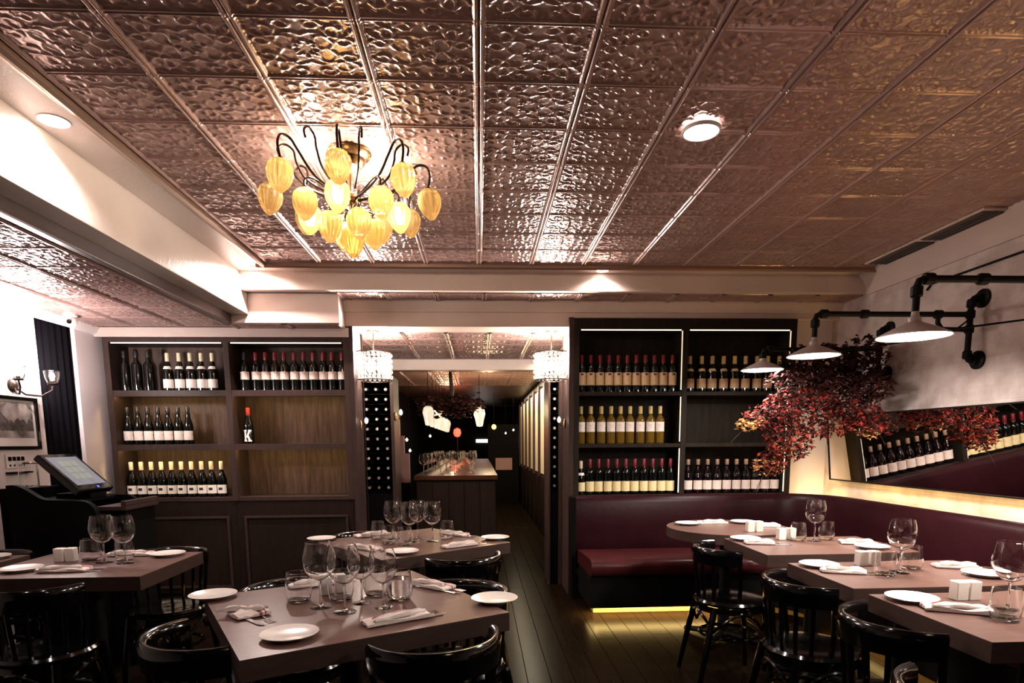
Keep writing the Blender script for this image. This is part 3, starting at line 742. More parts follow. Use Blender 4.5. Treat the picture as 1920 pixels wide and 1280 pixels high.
# ------------------------------------------------------------------ chairs
def make_chair():
    t = thing('bentwood_chair', 'x', 'chair', (0, 0, 0))
    # seat
    pr = [(0.0, 0.425), (0.16, 0.425), (0.182, 0.432), (0.190, 0.445), (0.182, 0.458), (0.14, 0.462), (0.0, 0.455)]
    MB().lathe(pr, 32).build('seat', 'black', t)
    MB().lathe([(0.165, 0.395), (0.180, 0.395), (0.180, 0.425), (0.165, 0.425)], 32, loop=True).build('seat_ring', 'black', t)
    # curved back rail
    R = 0.188
    path = [(R * 1.02 * math.cos(a), R * math.sin(a) - 0.005) for a in [PI * (1.03 + 0.94 * i / 28.0) for i in range(29)]]
    prof = [(0.013, 0.655), (0.016, 0.705), (0.013, 0.732), (0.004, 0.742), (-0.008, 0.742), (-0.016, 0.730), (-0.015, 0.705), (-0.008, 0.655)]
    MB().sweep(path, prof).build('back_rail', 'black', t, angle=50)
    for i in range(7):
        a = PI * (1.17 + 0.66 * i / 6)
        c, s = math.cos(a), math.sin(a)
        MB().tube([(0.166 * c, 0.166 * s, 0.45), (0.178 * c, 0.178 * s, 0.56), (0.188 * c, 0.188 * s, 0.665)], [0.0085, 0.0095, 0.0085], 8).build('spindle', 'black', t)
    for s in (-1, 1):
        MB().tube([(s * 0.189, -0.028, 0.68), (s * 0.184, -0.020, 0.57), (s * 0.165, -0.015, 0.445)], [0.012, 0.011, 0.012], 8).build('arm_post', 'black', t)
        MB().tube([(s * 0.135, 0.135, 0.43), (s * 0.155, 0.165, 0.22), (s * 0.165, 0.18, 0.0)], [0.019, 0.016, 0.013], 10).build('leg', 'black', t)
        MB().tube([(s * 0.135, -0.135, 0.43), (s * 0.155, -0.175, 0.22), (s * 0.165, -0.215, 0.0)], [0.019, 0.016, 0.013], 10).build('leg', 'black', t)
    ring = [(0.150 * math.cos(2 * PI * i / 24), 0.150 * math.sin(2 * PI * i / 24), 0.255) for i in range(25)]
    MB().tube(ring, 0.010, 8).build('stretcher_ring', 'black', t)
    for k_ in range(4):
        a0 = PI / 4 + k_ * PI / 2
        pts = []
        for i in range(9):
            a = a0 + PI / 2 * i / 8
            pts.append((0.185 * math.cos(a), 0.185 * math.sin(a), 0.30 + 0.10 * math.sin(PI * i / 8)))
        MB().tube(pts, 0.008, 6).build('bent_brace', 'black', t)
    return t
chair0 = make_chair(); first = [True]
def place_chair(x, y, dx, dy, label, group):
    c = chair0 if first[0] else copy_tree(chair0)
    first[0] = False
    c.location = (x, y, 0); c.rotation_euler = (0, 0, math.atan2(-dx, dy))
    tag(c, label, 'chair', group)
n1 = Vector((-math.sin(T1A), math.cos(T1A))); d1 = Vector((math.cos(T1A), math.sin(T1A)))
G1 = 'bentwood chairs at the front cornerwise table'
place_chair(-0.815, 1.865, 0.76, 0.65, 'black bentwood chair by the striped napkin square, left corner of front table', G1)
place_chair(-0.150, 1.790, -0.40, 0.91, 'black bentwood chair closest to camera at the front cornerwise table', G1)
place_chair(-0.10, 2.31, -0.80, -0.60, 'black bentwood chair on the far right side of the front cornerwise table', G1)
place_chair(-0.735, 2.405, 0.60, -0.80, 'black bentwood chair on the far left side of the front cornerwise table', G1)
G2 = 'bentwood chairs at the table nearest the opening'
place_chair(-0.10, 3.10, -0.42, 0.91, 'black bentwood chair on the near right side of the table by the opening', G2)
place_chair(-0.72, 3.78, 0.58, -0.81, 'black bentwood chair on the far left side of the table by the opening', G2)
G3 = 'bentwood chairs at the till-side tables'
place_chair(-1.84, 2.61, 0.05, 1.0, 'black bentwood chair on the near side of the table before the till', G3)
place_chair(-1.66, 3.275, 0.03, -1.0, 'black bentwood chair between the till stand and its table', G3)
place_chair(-2.55, 3.27, 0.05, -1.0, 'black bentwood chair behind the table by the left wall', G3)
G4 = 'bentwood chairs facing the banquette'
place_chair(1.36, 3.22, 1.0, 0.0, 'black bentwood chair facing the banquette, farthest from camera by round table', G4)
place_chair(1.375, 2.41, 1.0, 0.03, 'black bentwood chair facing the banquette at the middle table for two', G4)
place_chair(1.375, 1.85, 1.0, 0.0, 'black bentwood chair facing the banquette at the nearest table for two', G4)
place_chair(1.16, 1.26, 0.95, 0.25, 'black bentwood chair cut off by the bottom right edge of the photo', G4)

# ------------------------------------------------------------------ table ware
ZT = 0.75
plate_me = MB().lathe([(0.0, 0.004), (0.045, 0.003), (0.05, 0.0), (0.054, 0.003), (0.068, 0.009), (0.081, 0.0135), (0.082, 0.0155), (0.080, 0.0162), (0.066, 0.012), (0.052, 0.0075), (0.0, 0.0070)], 40).mesh('side_plate', 'china')
def plate(x, y, label, group='side plates'):
    tag(obj('side_plate', plate_me, None, (x, y, ZT + 0.0005)), label, 'plate', group)
def shaker_mesh():
    m = MB().box(-0.021, 0.021, -0.021, 0.021, 0.0, 0.066)
    return m.mesh('shaker_body', 'ceramic', bevel=0.006, seg=3)
def shaker_top():
    m = MB()
    for a, b in ((0, 0), (0.007, 0.007), (-0.007, 0.007), (0.007, -0.007), (-0.007, -0.007)):
        m.lathe([(0.0, 0.0658), (0.0016, 0.0658), (0.0016, 0.0664), (0.0, 0.0664)], 8, (a, b, 0))
    return m.mesh('shaker_holes', 'ink')
SHB, SHT = shaker_mesh(), shaker_top()
def shakers(x, y, dx, dy, where, rz=0.0):
    for i, kind in enumerate(('salt', 'pepper')):
        t = thing('salt_shaker' if i == 0 else 'pepper_shaker', 'square white ceramic shaker %s, %s of the pair' % (where, 'left one' if i == 0 else 'right one'), 'shaker', (x + dx * i, y + dy * i, ZT), rz, 'square salt and pepper shakers')
        obj('body', SHB, t); obj('holes', SHT, t)
# stemware
def wine_parts(s=1.0):
    bowl = [(0.0, 0.088), (0.006, 0.089), (0.024, 0.098), (0.042, 0.117), (0.0510, 0.140), (0.0520, 0.160), (0.0475, 0.188), (0.0410, 0.214), (0.0402, 0.2146),
            (0.0398, 0.2140), (0.0462, 0.188), (0.0506, 0.160), (0.0496, 0.140), (0.0408, 0.118), (0.0232, 0.0998), (0.006, 0.0915), (0.0, 0.0910)]
    stem = [(0.0, 0.0045), (0.010, 0.0055), (0.0050, 0.012), (0.0034, 0.03), (0.0034, 0.072), (0.0048, 0.0865), (0.0, 0.0875)]
    foot = [(0.0, 0.0), (0.034, 0.0), (0.0352, 0.0012), (0.034, 0.0022), (0.010, 0.0042), (0.0, 0.0044)]
    return [(n, MB().lathe([(r * s, z * s) for r, z in p], 28).mesh(n, 'glass')) for n, p in (('bowl', bowl), ('stem', stem), ('foot', foot))]
WG = wine_parts(1.05); WGS = wine_parts(0.93)
tum = [(0.0, 0.0), (0.026, 0.0), (0.034, 0.004), (0.0405, 0.028), (0.0405, 0.050), (0.0365, 0.080), (0.0345, 0.095), (0.0338, 0.0955), (0.0333, 0.095), (0.0352, 0.080), (0.0390, 0.050), (0.0390, 0.029), (0.0325, 0.0085), (0.0, 0.0075)]
TUM = MB().lathe([(r * 1.06, z * 1.06) for r, z in tum], 28).mesh('tumbler', 'glass')
TUMB = MB().lathe([(r * 1.14, z * 1.10) for r, z in tum], 28).mesh('tumbler', 'glass')
WAT = MB().lathe([(0.0, 0.0090), (0.0360, 0.0100), (0.0435, 0.032), (0.0435, 0.055), (0.0410, 0.078), (0.0, 0.078)], 24).mesh('water', 'water')
def wglass(x, y, label, small=False):
    t = thing('wine_glass', label, 'wine glass', (x, y, ZT + 0.0005), rnd.uniform(0, 6), 'wine glasses on the tables')
    for n, me in (WGS if small else WG): obj(n, me, t)
def tumbler(x, y, label, big=False):
    o = tag(obj('tumbler', TUMB if big else TUM, None, (x, y, ZT + 0.0005)), label, 'tumbler', 'stemless tumblers')
    return o
# napkins, cutlery
def napkin_mesh(L, W, H, wav=0.004, seed=0):
    r = random.Random(seed); nx, ny = 16, 8; m = MB()
    ph = r.uniform(0, 6)
    def zt(u, v):
        edge = max(abs(u), abs(v) ** 1.2)
        return H * (1 - 0.45 * edge ** 6) + wav * math.sin(5 * u + ph + 2 * v) + 0.0025 * math.sin(11 * v + ph)
    for layer in (1, 0):
        for j in range(ny + 1):
            for i in range(nx + 1):
                u, v = -1 + 2 * i / nx, -1 + 2 * j / ny
                x_ = u * L / 2 * (1 + 0.03 * math.sin(3 * v + ph)); y_ = v * W / 2 * (1 + 0.07 * math.sin(2.2 * u + ph))
                m.v.append((x_, y_, zt(u, v) if layer else 0.001))
    N = (nx + 1) * (ny + 1)
    for j in range(ny):
        for i in range(nx):
            a = j * (nx + 1) + i
            m.f.append((a, a + 1, a + nx + 2, a + nx + 1)); m.f.append((N + a, N + a + nx + 1, N + a + nx + 2, N + a + 1))
    for i in range(nx):
        m.f.append((i, N + i, N + i + 1, i + 1)); a = ny * (nx + 1) + i; m.f.append((a, a + 1, N + a + 1, N + a))
    for j in range(ny):
        a = j * (nx + 1); m.f.append((a, a + nx + 1, N + a + nx + 1, N + a)); a += nx; m.f.append((a, N + a, N + a + nx + 1, a + nx + 1))
    return m
def fold_strip(L, W, H, seed):
    return napkin_mesh(L, W, H, 0.003, seed)
NAPL = [napkin_mesh(0.19, 0.072, 0.016, 0.003, s).mesh('folded_cloth', 'napkin', angle=60) for s in (1, 2, 3)]
NAPF = [napkin_mesh(0.15, 0.028, 0.010, 0.003, s + 9).mesh('top_fold', 'napkin', angle=60) for s in (1, 2, 3)]
fork = MB(); 
fork.slab([(-0.095, -0.006), (-0.02, -0.0035), (0.045, -0.003), (0.052, -0.011), (0.058, -0.012), (0.058, 0.012), (0.052, 0.011), (0.045, 0.003), (-0.02, 0.0035), (-0.095, 0.006)], 0.001, 0.0032)
for i in range(4): fork.box(0.058, 0.098, -0.012 + i * 0.0066, -0.0085 + i * 0.0066, 0.001, 0.003)
FORK = fork.mesh('fork', 'steel', smooth=False, bevel=0.0006, seg=1)
KNIFE = MB().slab([(-0.11, -0.007), (-0.01, -0.0055), (0.0, -0.008), (0.09, -0.008), (0.108, 0.0), (0.11, 0.006), (0.0, 0.006), (-0.01, 0.0055), (-0.11, 0.007)], 0.001, 0.0034).mesh('knife', 'steel', smooth=False, bevel=0.0006, seg=1)
cnt = [0]
def setting(x, y, rz, where, long=True, cutlery=True, scale=1.0, z=None):
    i = cnt[0] % 3; cnt[0] += 1
    base = ZT + 0.0005
    t = thing('napkin', 'striped white napkin %s' % where, 'napkin', (x, y, base + (0.0035 if cutlery else 0)), rz, 'striped napkins')
    t.scale = (scale, 1.0, 1.0) if long else (0.62, 1.45, 1.1)
    obj('folded_cloth', NAPL[i], t)
    o = obj('top_fold', NAPF[i], t, (0.0, -0.016 if long else -0.012, 0.0135)); o.rotation_euler = (0, 0, 0.06 if long else 0.5)
    if cutlery:
        c, s = math.cos(rz), math.sin(rz)
        for nm, me, off, lb in (('knife', KNIFE, -0.024, 'table knife under the napkin %s'), ('fork', FORK, 0.022, 'fork under the napkin %s')):
            o = obj(nm, me, None, (x - s * off + c * 0.055, y + c * off + s * 0.055, base)); o.rotation_euler = (0, 0, rz + rnd.uniform(-0.06, 0.06))
            tag(o, lb % where, nm, 'cutlery under the napkins')
# front cornerwise table
plate(-0.974, 2.233, 'white side plate on the left corner of the front table')
plate(-0.553, 1.742, 'white side plate on the nearest corner of the front table')
plate(0.046, 2.098, 'white side plate on the right corner of the front table')
setting(-0.762, 1.992, -0.85, 'folded square near the left chair, front table', long=False)
setting(-0.264, 1.884, 0.55, 'on the near right edge of the front table', scale=1.15)
setting(-0.66, 2.395, 0.50, 'on the far left edge of the front table', scale=1.05)
setting(-0.19, 2.335, -0.72, 'on the far right edge of the front table', scale=1.0)
tumbler(-0.645, 2.155, 'stemless tumbler left of the glass cluster, front table', True)
wglass(-0.545, 2.065, 'wine glass, leftmost in the cluster on the front table')
wglass(-0.450, 2.000, 'wine glass at the front middle of the cluster, front table')
wglass(-0.415, 2.110, 'wine glass behind the others in the cluster, front table', True)
wglass(-0.330, 2.045, 'wine glass, rightmost in the cluster on the front table', True)
tb = tumbler(-0.290, 2.150, 'tumbler of water right of the glass cluster, front table', True)
tag(obj('water', WAT, None, (-0.290, 2.150, ZT + 0.0009)), 'water inside the right tumbler on the front table', 'water')
tumbler(-0.385, 2.225, 'empty tumbler at the back of the cluster, front table', True)
tumbler(-0.500, 2.165, 'empty tumbler mid cluster beside the shakers, front table', True)
shakers(-0.575, 2.250, 0.050, 0.021, 'among glasses on the front table', 0.4)
# table nearest the opening
plate(-0.918, 3.560, 'white side plate on the left corner of the table by the opening')
plate(0.085, 3.500, 'white side plate on the right corner of the table by the opening')
plate(-0.395, 3.086, 'white side plate on the nearest corner of the table by the opening')
setting(-0.650, 3.690, 0.62, 'on the far left edge of the table by the opening', scale=1.1)
setting(-0.160, 3.680, -0.62, 'on the far right edge of the table by the opening')
setting(-0.115, 3.270, 0.62, 'on the near right edge of the table by the opening', scale=1.1)
setting(-0.610, 3.215, -0.55, 'on the near left edge of the table by the opening')
wglass(-0.500, 3.530, 'wine glass, leftmost on the table by the opening')
wglass(-0.395, 3.440, 'wine glass, second from left on the table by the opening')
wglass(-0.365, 3.560, 'wine glass, third from left on the table by the opening')
wglass(-0.270, 3.450, 'wine glass, rightmost on the table by the opening')
tumbler(-0.600, 3.600, 'tumbler, leftmost on the table by the opening')
tumbler(-0.195, 3.560, 'tumbler, rightmost on the table by the opening')
tumbler(-0.410, 3.330, 'tumbler nearest camera on the table by the opening')
tumbler(-0.510, 3.400, 'tumbler between wine glasses on the table by the opening')
# table before the till
plate(-2.045, 2.800, 'white side plate on the near left of the table before the till')
plate(-1.574, 3.130, 'white side plate on the far right of the table before the till')
setting(-1.845, 2.770, 0.05, 'on the near edge of the table before the till', scale=1.1)
setting(-1.765, 3.150, 0.0, 'on the far edge of the table before the till', scale=1.1)
shakers(-2.015, 3.010, 0.048, 0.006, 'on the table before the till', 0.1)
wglass(-1.785, 2.965, 'left of the two wine glasses on the table before the till')
wglass(-1.675, 2.940, 'right of the two wine glasses on the table before the till')
tumbler(-1.885, 3.030, 'tumbler left of the wine glasses on the table before the till', True)
tumbler(-1.735, 3.045, 'tumbler behind the wine glasses on the table before the till')
plate(-2.420, 3.120, 'white side plate on the table by the left wall')
# round table
plate(1.385, 4.000, 'white side plate on the left of the round table')
plate(1.780, 4.040, 'white side plate on the far right of the round table')
setting(1.575, 4.060, 0.03, 'on the far edge of the round table', cutlery=False)
setting(1.855, 3.880, -0.4, 'on the right of the round table', cutlery=False)
shakers(1.650, 3.640, 0.055, 0.004, 'on the round table')
# banquette tables
plate(1.485, 3.330, 'white side plate at the far corner of the table beside the round one')
setting(1.505, 3.200, -0.25, 'by the chair on the table beside the round one', long=True, scale=0.8)
shakers(1.690, 3.330, 0.056, 0.0, 'on the table beside the round one')
wglass(1.850, 3.270, 'wine glass on the table beside the round one')
tumbler(1.765, 3.285, 'left tumbler on the table beside the round one')
tumbler(1.940, 3.310, 'right tumbler on the table beside the round one')
setting(2.020, 3.150, -0.3, 'banquette side of the table beside the round one', scale=0.9)
plate(2.010, 3.010, 'white side plate at the banquette side of the table beside the round one')
plate(1.490, 2.585, 'white side plate at the far corner of the middle banquette table')
setting(1.520, 2.455, -0.35, 'by the chair on the middle banquette table', scale=0.9)
shakers(1.685, 2.590, 0.053, 0.0, 'on the middle banquette table')
wglass(1.750, 2.430, 'wine glass on the middle banquette table')
tumbler(1.660, 2.390, 'left tumbler on the middle banquette table')
tumbler(1.850, 2.500, 'right tumbler on the middle banquette table')
setting(2.055, 2.510, -0.3, 'banquette side of the middle banquette table', scale=0.9)
plate(2.050, 2.345, 'white side plate at the banquette side of the middle banquette table')
plate(1.487, 1.995, 'white side plate at the far corner of the nearest banquette table')
setting(1.535, 1.850, -0.42, 'by the chair on the nearest banquette table')
shakers(1.655, 1.995, 0.046, 0.0, 'on the nearest banquette table')
wglass(1.705, 1.850, 'wine glass on the nearest banquette table')
tumbler(1.610, 1.755, 'left tumbler on the nearest banquette table')
tumbler(1.80, 1.78, 'right tumbler on the nearest banquette table')

# ------------------------------------------------------------------ chandelier
ch = thing('chandelier', 'brass ceiling chandelier with clustered ribbed amber glass drops', 'chandelier', (-0.555, 2.93, ZC - 0.002))
MB().lathe([(0.0, 0.0), (0.095, 0.0), (0.098, -0.008), (0.088, -0.022), (0.070, -0.032), (0.064, -0.050), (0.050, -0.066), (0.020, -0.072), (0.0, -0.072)], 32).build('canopy', 'brass', ch)
MB().tube([(0, 0, -0.06), (0, 0, -0.312)], 0.009, 10).lathe([(0.0, -0.215), (0.03, -0.21), (0.036, -0.195), (0.03, -0.18), (0.0, -0.175)], 16).build('stem', 'brass', ch)
drop = [(0.0, 0.0), (0.010, 0.003), (0.018, 0.010), (0.035, 0.032), (0.047, 0.060), (0.050, 0.086), (0.044, 0.112), (0.027, 0.129), (0.012, 0.134), (0.0, 0.136)]
DROP = MB().lathe([(r, -0.136 + z) for r, z in drop], 48, rib=0.085, nrib=12).mesh('amber_drop', 'amber', angle=80)
CAPM = MB().lathe([(0.0, 0.008), (0.010, 0.006), (0.014, -0.002), (0.013, -0.008), (0.0, -0.008)], 12).mesh('drop_cap', 'bronze')
BULB = MB().lathe([(0.0, -0.095), (0.012, -0.09), (0.019, -0.075), (0.016, -0.055), (0.008, -0.03), (0.0, -0.028)], 12).mesh('bulb', 'bulb')
def chand_drop(r, a, z, tilt, lit):
    x_, y_ = r * math.cos(a), r * math.sin(a)
    d = obj('amber_drop', DROP, ch, (x_, y_, z)); d.rotation_euler = (tilt * math.sin(a) * -1, tilt * math.cos(a), 0)
    obj('drop_cap', CAPM, d)
    if lit: obj('bulb', BULB, d)
def smooth(pts, k=5):
    P_ = [Vector(p) for p in pts]; out = []
    for i in range(len(P_) - 1):
        p0, p1, p2, p3 = P_[max(i - 1, 0)], P_[i], P_[i + 1], P_[min(i + 2, len(P_) - 1)]
        for j in range(k):
            t = j / k
            out.append(0.5 * ((2 * p1) + (p2 - p0) * t + (2 * p0 - 5 * p1 + 4 * p2 - p3) * t * t + (3 * p1 - p0 - 3 * p2 + p3) * t ** 3))
    return out + [P_[-1]]
def radial(a, prof): return [(r * math.cos(a), r * math.sin(a), z) for r, z in prof]
for i in range(8):
    a = 2 * PI * i / 8 - PI / 2 + 0.06
    # main arm ends in a crook that carries the outer drop
    MB().tube(smooth(radial(a, [(0.02, -0.20), (0.10, -0.185), (0.19, -0.150), (0.255, -0.085), (0.295, -0.045), (0.335, -0.048), (0.350, -0.085), (0.340, -0.140)])), 0.0055, 7).build('arm', 'bronze', ch)
    chand_drop(0.340, a, -0.140, -0.12, False)
    # open scroll beside it
    a2 = a + 0.30
    MB().tube(smooth(radial(a2, [(0.10, -0.185), (0.19, -0.140), (0.225, -0.080), (0.235, -0.035), (0.268, -0.015), (0.298, -0.035), (0.292, -0.066)])), 0.0048, 7).build('tendril', 'bronze', ch)
for i in range(7):
    a = 2 * PI * i / 7 + 0.15
    chand_drop(0.205, a, -0.195, -0.06, i in (0, 2, 3, 5))
    MB().tube(smooth(radial(a, [(0.02, -0.21), (0.10, -0.175), (0.175, -0.150), (0.207, -0.165), (0.205, -0.195)])), 0.0045, 7).build('arm', 'bronze', ch)
for i in range(4):
    a = 2 * PI * i / 4 + 0.5
    chand_drop(0.098, a, -0.262, -0.03, False)
    MB().tube(smooth(radial(a, [(0.01, -0.25), (0.06, -0.235), (0.095, -0.240), (0.098, -0.262)])), 0.0045, 7).build('arm', 'bronze', ch)
chand_drop(0.0, 0.0, -0.312, 0.0, False)
for i, (dx, dy, dz, pw_) in enumerate(((-0.15, -0.05, -0.13, 9.5), (0.14, 0.03, -0.13, 9.5), (0.0, 0.10, -0.16, 9.5))):
    light('chandelier_light', 'POINT', (-0.555 + dx, 2.93 + dy, ZC + dz), pw_, (1.0, 0.84, 0.66), 0.03)

# ------------------------------------------------------------------ downlights
DLR = MB().lathe([(0.048, -0.003), (0.053, -0.003), (0.054, 0.0), (0.054, 0.010), (0.048, 0.010)], 28, loop=True).mesh('rim', 'plastic_white')
DLD = MB().lathe([(0.0, 0.002), (0.049, 0.002), (0.049, -0.002), (0.0, -0.006)], 28).mesh('lens', 'downlight')
def downlight(x, y, z, label, power, spot=1.9, s=1.0):
    t = thing('downlight', label, 'downlight', (x, y, z), 0, 'recessed downlights')
    t.scale = (s, s, 1)
    obj('rim', DLR, t); obj('lens', DLD, t)
    light('downlight_lamp', 'SPOT', (x, y, z - 0.012), power, ROSE, 0.035, spot=spot, blend=0.5)
downlight(-1.652, 2.685, ZC - 0.0125, 'round downlight in the white strip beside the beam', 60.0, 2.6, 1.1)
downlight(-1.630, 4.725, ZC - 0.0125, 'round downlight in the far corner of the white strip', 120.0, 2.9)
downlight(0.927, 2.656, ZC - 0.022, 'round downlight in the tin ceiling right of the chandelier', 40.0, 1.9, 1.45)
downlight(0.933, 4.725, ZC - 0.0125, 'small downlight tucked behind the back ceiling moulding', 24.0, 2.6, 0.9)
# more lamps of this kind, added out of frame as fill light
for (x_, y_, z_, p_, lb) in ((-0.5, 1.0, ZC - 0.022, 22.0, 'left over the near tables'), (1.2, 0.8, ZC - 0.022, 18.0, 'right over the near tables'), (-1.64, 0.6, ZC - 0.0125, 20.0, 'at the near end of the white strip')):
    downlight(x_, y_, z_, 'added fill downlight out of frame, ' + lb, p_, 2.0, 1.3)
# twin chandelier and point light, added behind the camera as fill
ch_fill = copy_tree(ch); ch_fill.location = (1.3, -0.5, ZC + 0.001); tag(ch_fill, 'added fill chandelier, twin of the amber one, out of frame behind the camera', 'chandelier')
light('chandelier_light', 'POINT', (1.3, -0.5, ZC - 0.24), 18.0, (1.0, 0.84, 0.70), 0.12)

# ------------------------------------------------------------------ pipe lamps on the right wall
def flange(m, x, y, z, r=0.055):
    n = 18; o = len(m.v)
    m.lathe([(0.0, 0.0), (r, 0.0), (r, 0.014), (r * 0.55, 0.020), (r * 0.5, 0.045), (0.0, 0.045)], n)
    R = Matrix.Translation((x, y, z)) @ Matrix.Rotation(-PI / 2, 4, 'Y')
    m.xf(R, o)
def pipe_lamp(y, xlamp, zt, zb, zarm, zshade, label, tail, power=27.0):
    t = thing('pipe_lamp', label, 'wall lamp', (XR, y, zarm), 0, 'black iron pipe lamps')
    P = Matrix.Translation((-XR, -y, -zarm))
    xv = XR - 0.075; r = 0.017
    for zf in (zt, zb):
        m = MB(); flange(m, XR, y, zf); m.xf(P).build('wall_flange', 'black_iron', t)
    m = MB().tube([(XR - 0.03, y, zt), (xv + 0.012, y, zt), (xv, y, zt - 0.012), (xv, y, zb + 0.012), (xv + 0.012, y, zb), (XR - 0.03, y, zb)], r, 10)
    m.xf(P).build('riser_pipe', 'black_iron', t)
    m = MB().tube([(xv, y, zarm), (xlamp + 0.03, y, zarm), (xlamp + 0.008, y, zarm - 0.008), (xlamp, y, zarm - 0.03), (xlamp, y, zshade + 0.11)], r * 0.92, 10)
    m.xf(P).build('arm_pipe', 'black_iron', t)
    for (x_, z_, ax) in ((xv, zarm, 'z'), (xv, (zt + zb) / 2, 'z'), (xv - 0.20, zarm, 'x'), (xlamp + 0.05, zarm, 'x'), (xlamp, zarm - 0.055, 'z'), (xv, zt - 0.03, 'z'), (xv, zb + 0.03, 'z'), (xlamp + 0.3, zarm, 'x')):
        m = MB()
        if ax == 'z': m.tube([(x_, y, z_ - 0.024), (x_, y, z_ - 0.018), (x_, y, z_ + 0.018), (x_, y, z_ + 0.024)], [r * 1.2, r * 1.5, r * 1.5, r * 1.2], 10)
        else: m.tube([(x_ - 0.024, y, z_), (x_ - 0.018, y, z_), (x_ + 0.018, y, z_), (x_ + 0.024, y, z_)], [r * 1.2, r * 1.5, r * 1.5, r * 1.2], 10)
        m.xf(P).build('pipe_fitting', 'black_iron', t)
    if tail:
        m = MB().tube([(xv - 0.20, y, zarm), (xv - 0.20, y, zarm - 0.05), (xv - 0.17, y, zarm - 0.085), (xv, y, zarm - 0.09)], r * 0.8, 8)
        m.xf(P).build('brace_pipe', 'black_iron', t)
        MB().tube([(xv - 0.005, y - 0.02, zarm - 0.02), (xv - 0.15, y - 0.02, zarm - 0.13), (xlamp + 0.15, y - 0.02, zshade + 0.03)], 0.005, 6).xf(P).build('cable', 'black_matte', t)
    S_ = 0.150
    m = MB().lathe([(S_, 0.0), (S_ - 0.002, 0.006), (S_ * 0.55, 0.040), (0.040, 0.058), (0.026, 0.066), (0.026, 0.082), (0.016, 0.094), (0.014, 0.12), (0.002, 0.12), (0.002, 0.09), (0.020, 0.062), (S_ * 0.54, 0.036), (S_ - 0.006, 0.004)], 36, (xlamp, y, zshade), loop=True)
    sh = m.xf(P).build('lamp_shade', 'shade_out', t)
    MB().lathe([(0.0, 0.004), (S_ - 0.006, 0.0035), (S_ - 0.006, 0.0015), (0.0, -0.004)], 36, (xlamp, y, zshade)).xf(P).build('diffuser', 'shade_disc', sh)
    light('pipe_lamp_light', 'AREA', (xlamp, y, zshade - 0.008), power, (1.0, 0.90, 0.80), 0.26).data.shape = 'DISK'
pipe_lamp(3.66, 2.000, 2.139, 1.779, 2.045, 1.800, 'black pipe lamp on the right wall, middle of three with exposed flanges', True)
pipe_lamp(4.50, 2.080, 2.110, 1.792, 1.965, 1.815, 'black pipe lamp on the right wall, farthest, half behind red leaves', True, 12.0)
pipe_lamp(2.72, 1.940, 2.140, 1.779, 2.005, 1.755, 'black pipe lamp on the right wall, nearest camera with brightest disc', True)

pipe_lamp(1.80, 1.940, 2.140, 1.779, 2.005, 1.755, 'black pipe lamp over the nearest banquette table, just out of frame', False)

# conduit on the wall
tag(MB().tube([(XR - 0.008, 0.5, 2.335), (XR - 0.008, 4.1, 2.330), (XR - 0.008, 4.14, 2.30)], 0.007, 8).build('conduit', 'black_iron'), 'thin dark conduit running high along the right wall', 'conduit')
# air vent grille in the ceiling by the right wall
vt = thing('air_vent', 'long dark slot vent grille in the ceiling beside the right wall', 'air vent', (2.895, 3.98, ZC - 0.012))
for i, (y0_, y1_) in enumerate(((-0.51, -0.02), (0.02, 0.51))):
    MB().box(-0.072, 0.072, y0_, y1_, -0.006, 0.0).build('grille_panel', 'vent', vt, smooth=False)
    for k_ in range(4):
        MB().box(-0.062 + k_ * 0.036, -0.052 + k_ * 0.036, y0_ + 0.01, y1_ - 0.01, -0.011, -0.006).build('slat', 'vent', vt, smooth=False)
MB().box(-0.085, 0.085, -0.53, 0.53, -0.003, 0.008).build('frame', 'plaster_matte', vt, smooth=False)

# ------------------------------------------------------------------ red leaf arrangement hanging from the pipes
lf = thing('leaf_arrangement', 'big hanging spray of dried red and gold leaves among the pipe lamps', 'dried leaves', (2.42, 4.44, 1.62))
def leaf_cloud(name, m, blobs, n, size, seed):
    r = random.Random(seed); mb = MB()
    tot = sum(b[6] for b in blobs)
    for b in blobs:
        for _ in range(int(n * b[6] / tot)):
            while True:
                p = Vector((r.uniform(-1, 1), r.uniform(-1, 1), r.uniform(-1, 1)))
                if p.length < 1: break
            c = Vector((b[0] + p.x * b[3], b[1] + p.y * b[4], b[2] + p.z * b[5]))
            L_ = size * r.uniform(0.6, 1.35); W_ = L_ * r.uniform(0.35, 0.55)
            e = Matrix.Rotation(r.uniform(0, 6.28), 4, 'Z') @ Matrix.Rotation(r.uniform(-1.3, 1.3), 4, 'X') @ Matrix.Rotation(r.uniform(0, 6.28), 4, 'Z')
            o = len(mb.v)
            cu = r.uniform(0.05, 0.3) * L_
            pts = [(-L_ / 2, 0, -cu), (-L_ * 0.1, W_ / 2, 0.0), (L_ / 2, 0, -cu), (-L_ * 0.1, -W_ / 2, 0.0), (0.0, 0, 0.18 * W_), ]
            mb.v += [tuple(c + (e @ Vector(q))) for q in pts]
            mb.f += [(o, o + 4, o + 1), (o + 1, o + 4, o + 2), (o + 2, o + 4, o + 3), (o + 3, o + 4, o)]
    me = bpy.data.meshes.new(name); me.from_pydata(mb.v, [], mb.f); me.materials.append(M[m])
    o = obj(name, me, lf, None); o['kind'] = 'stuff'
    return o
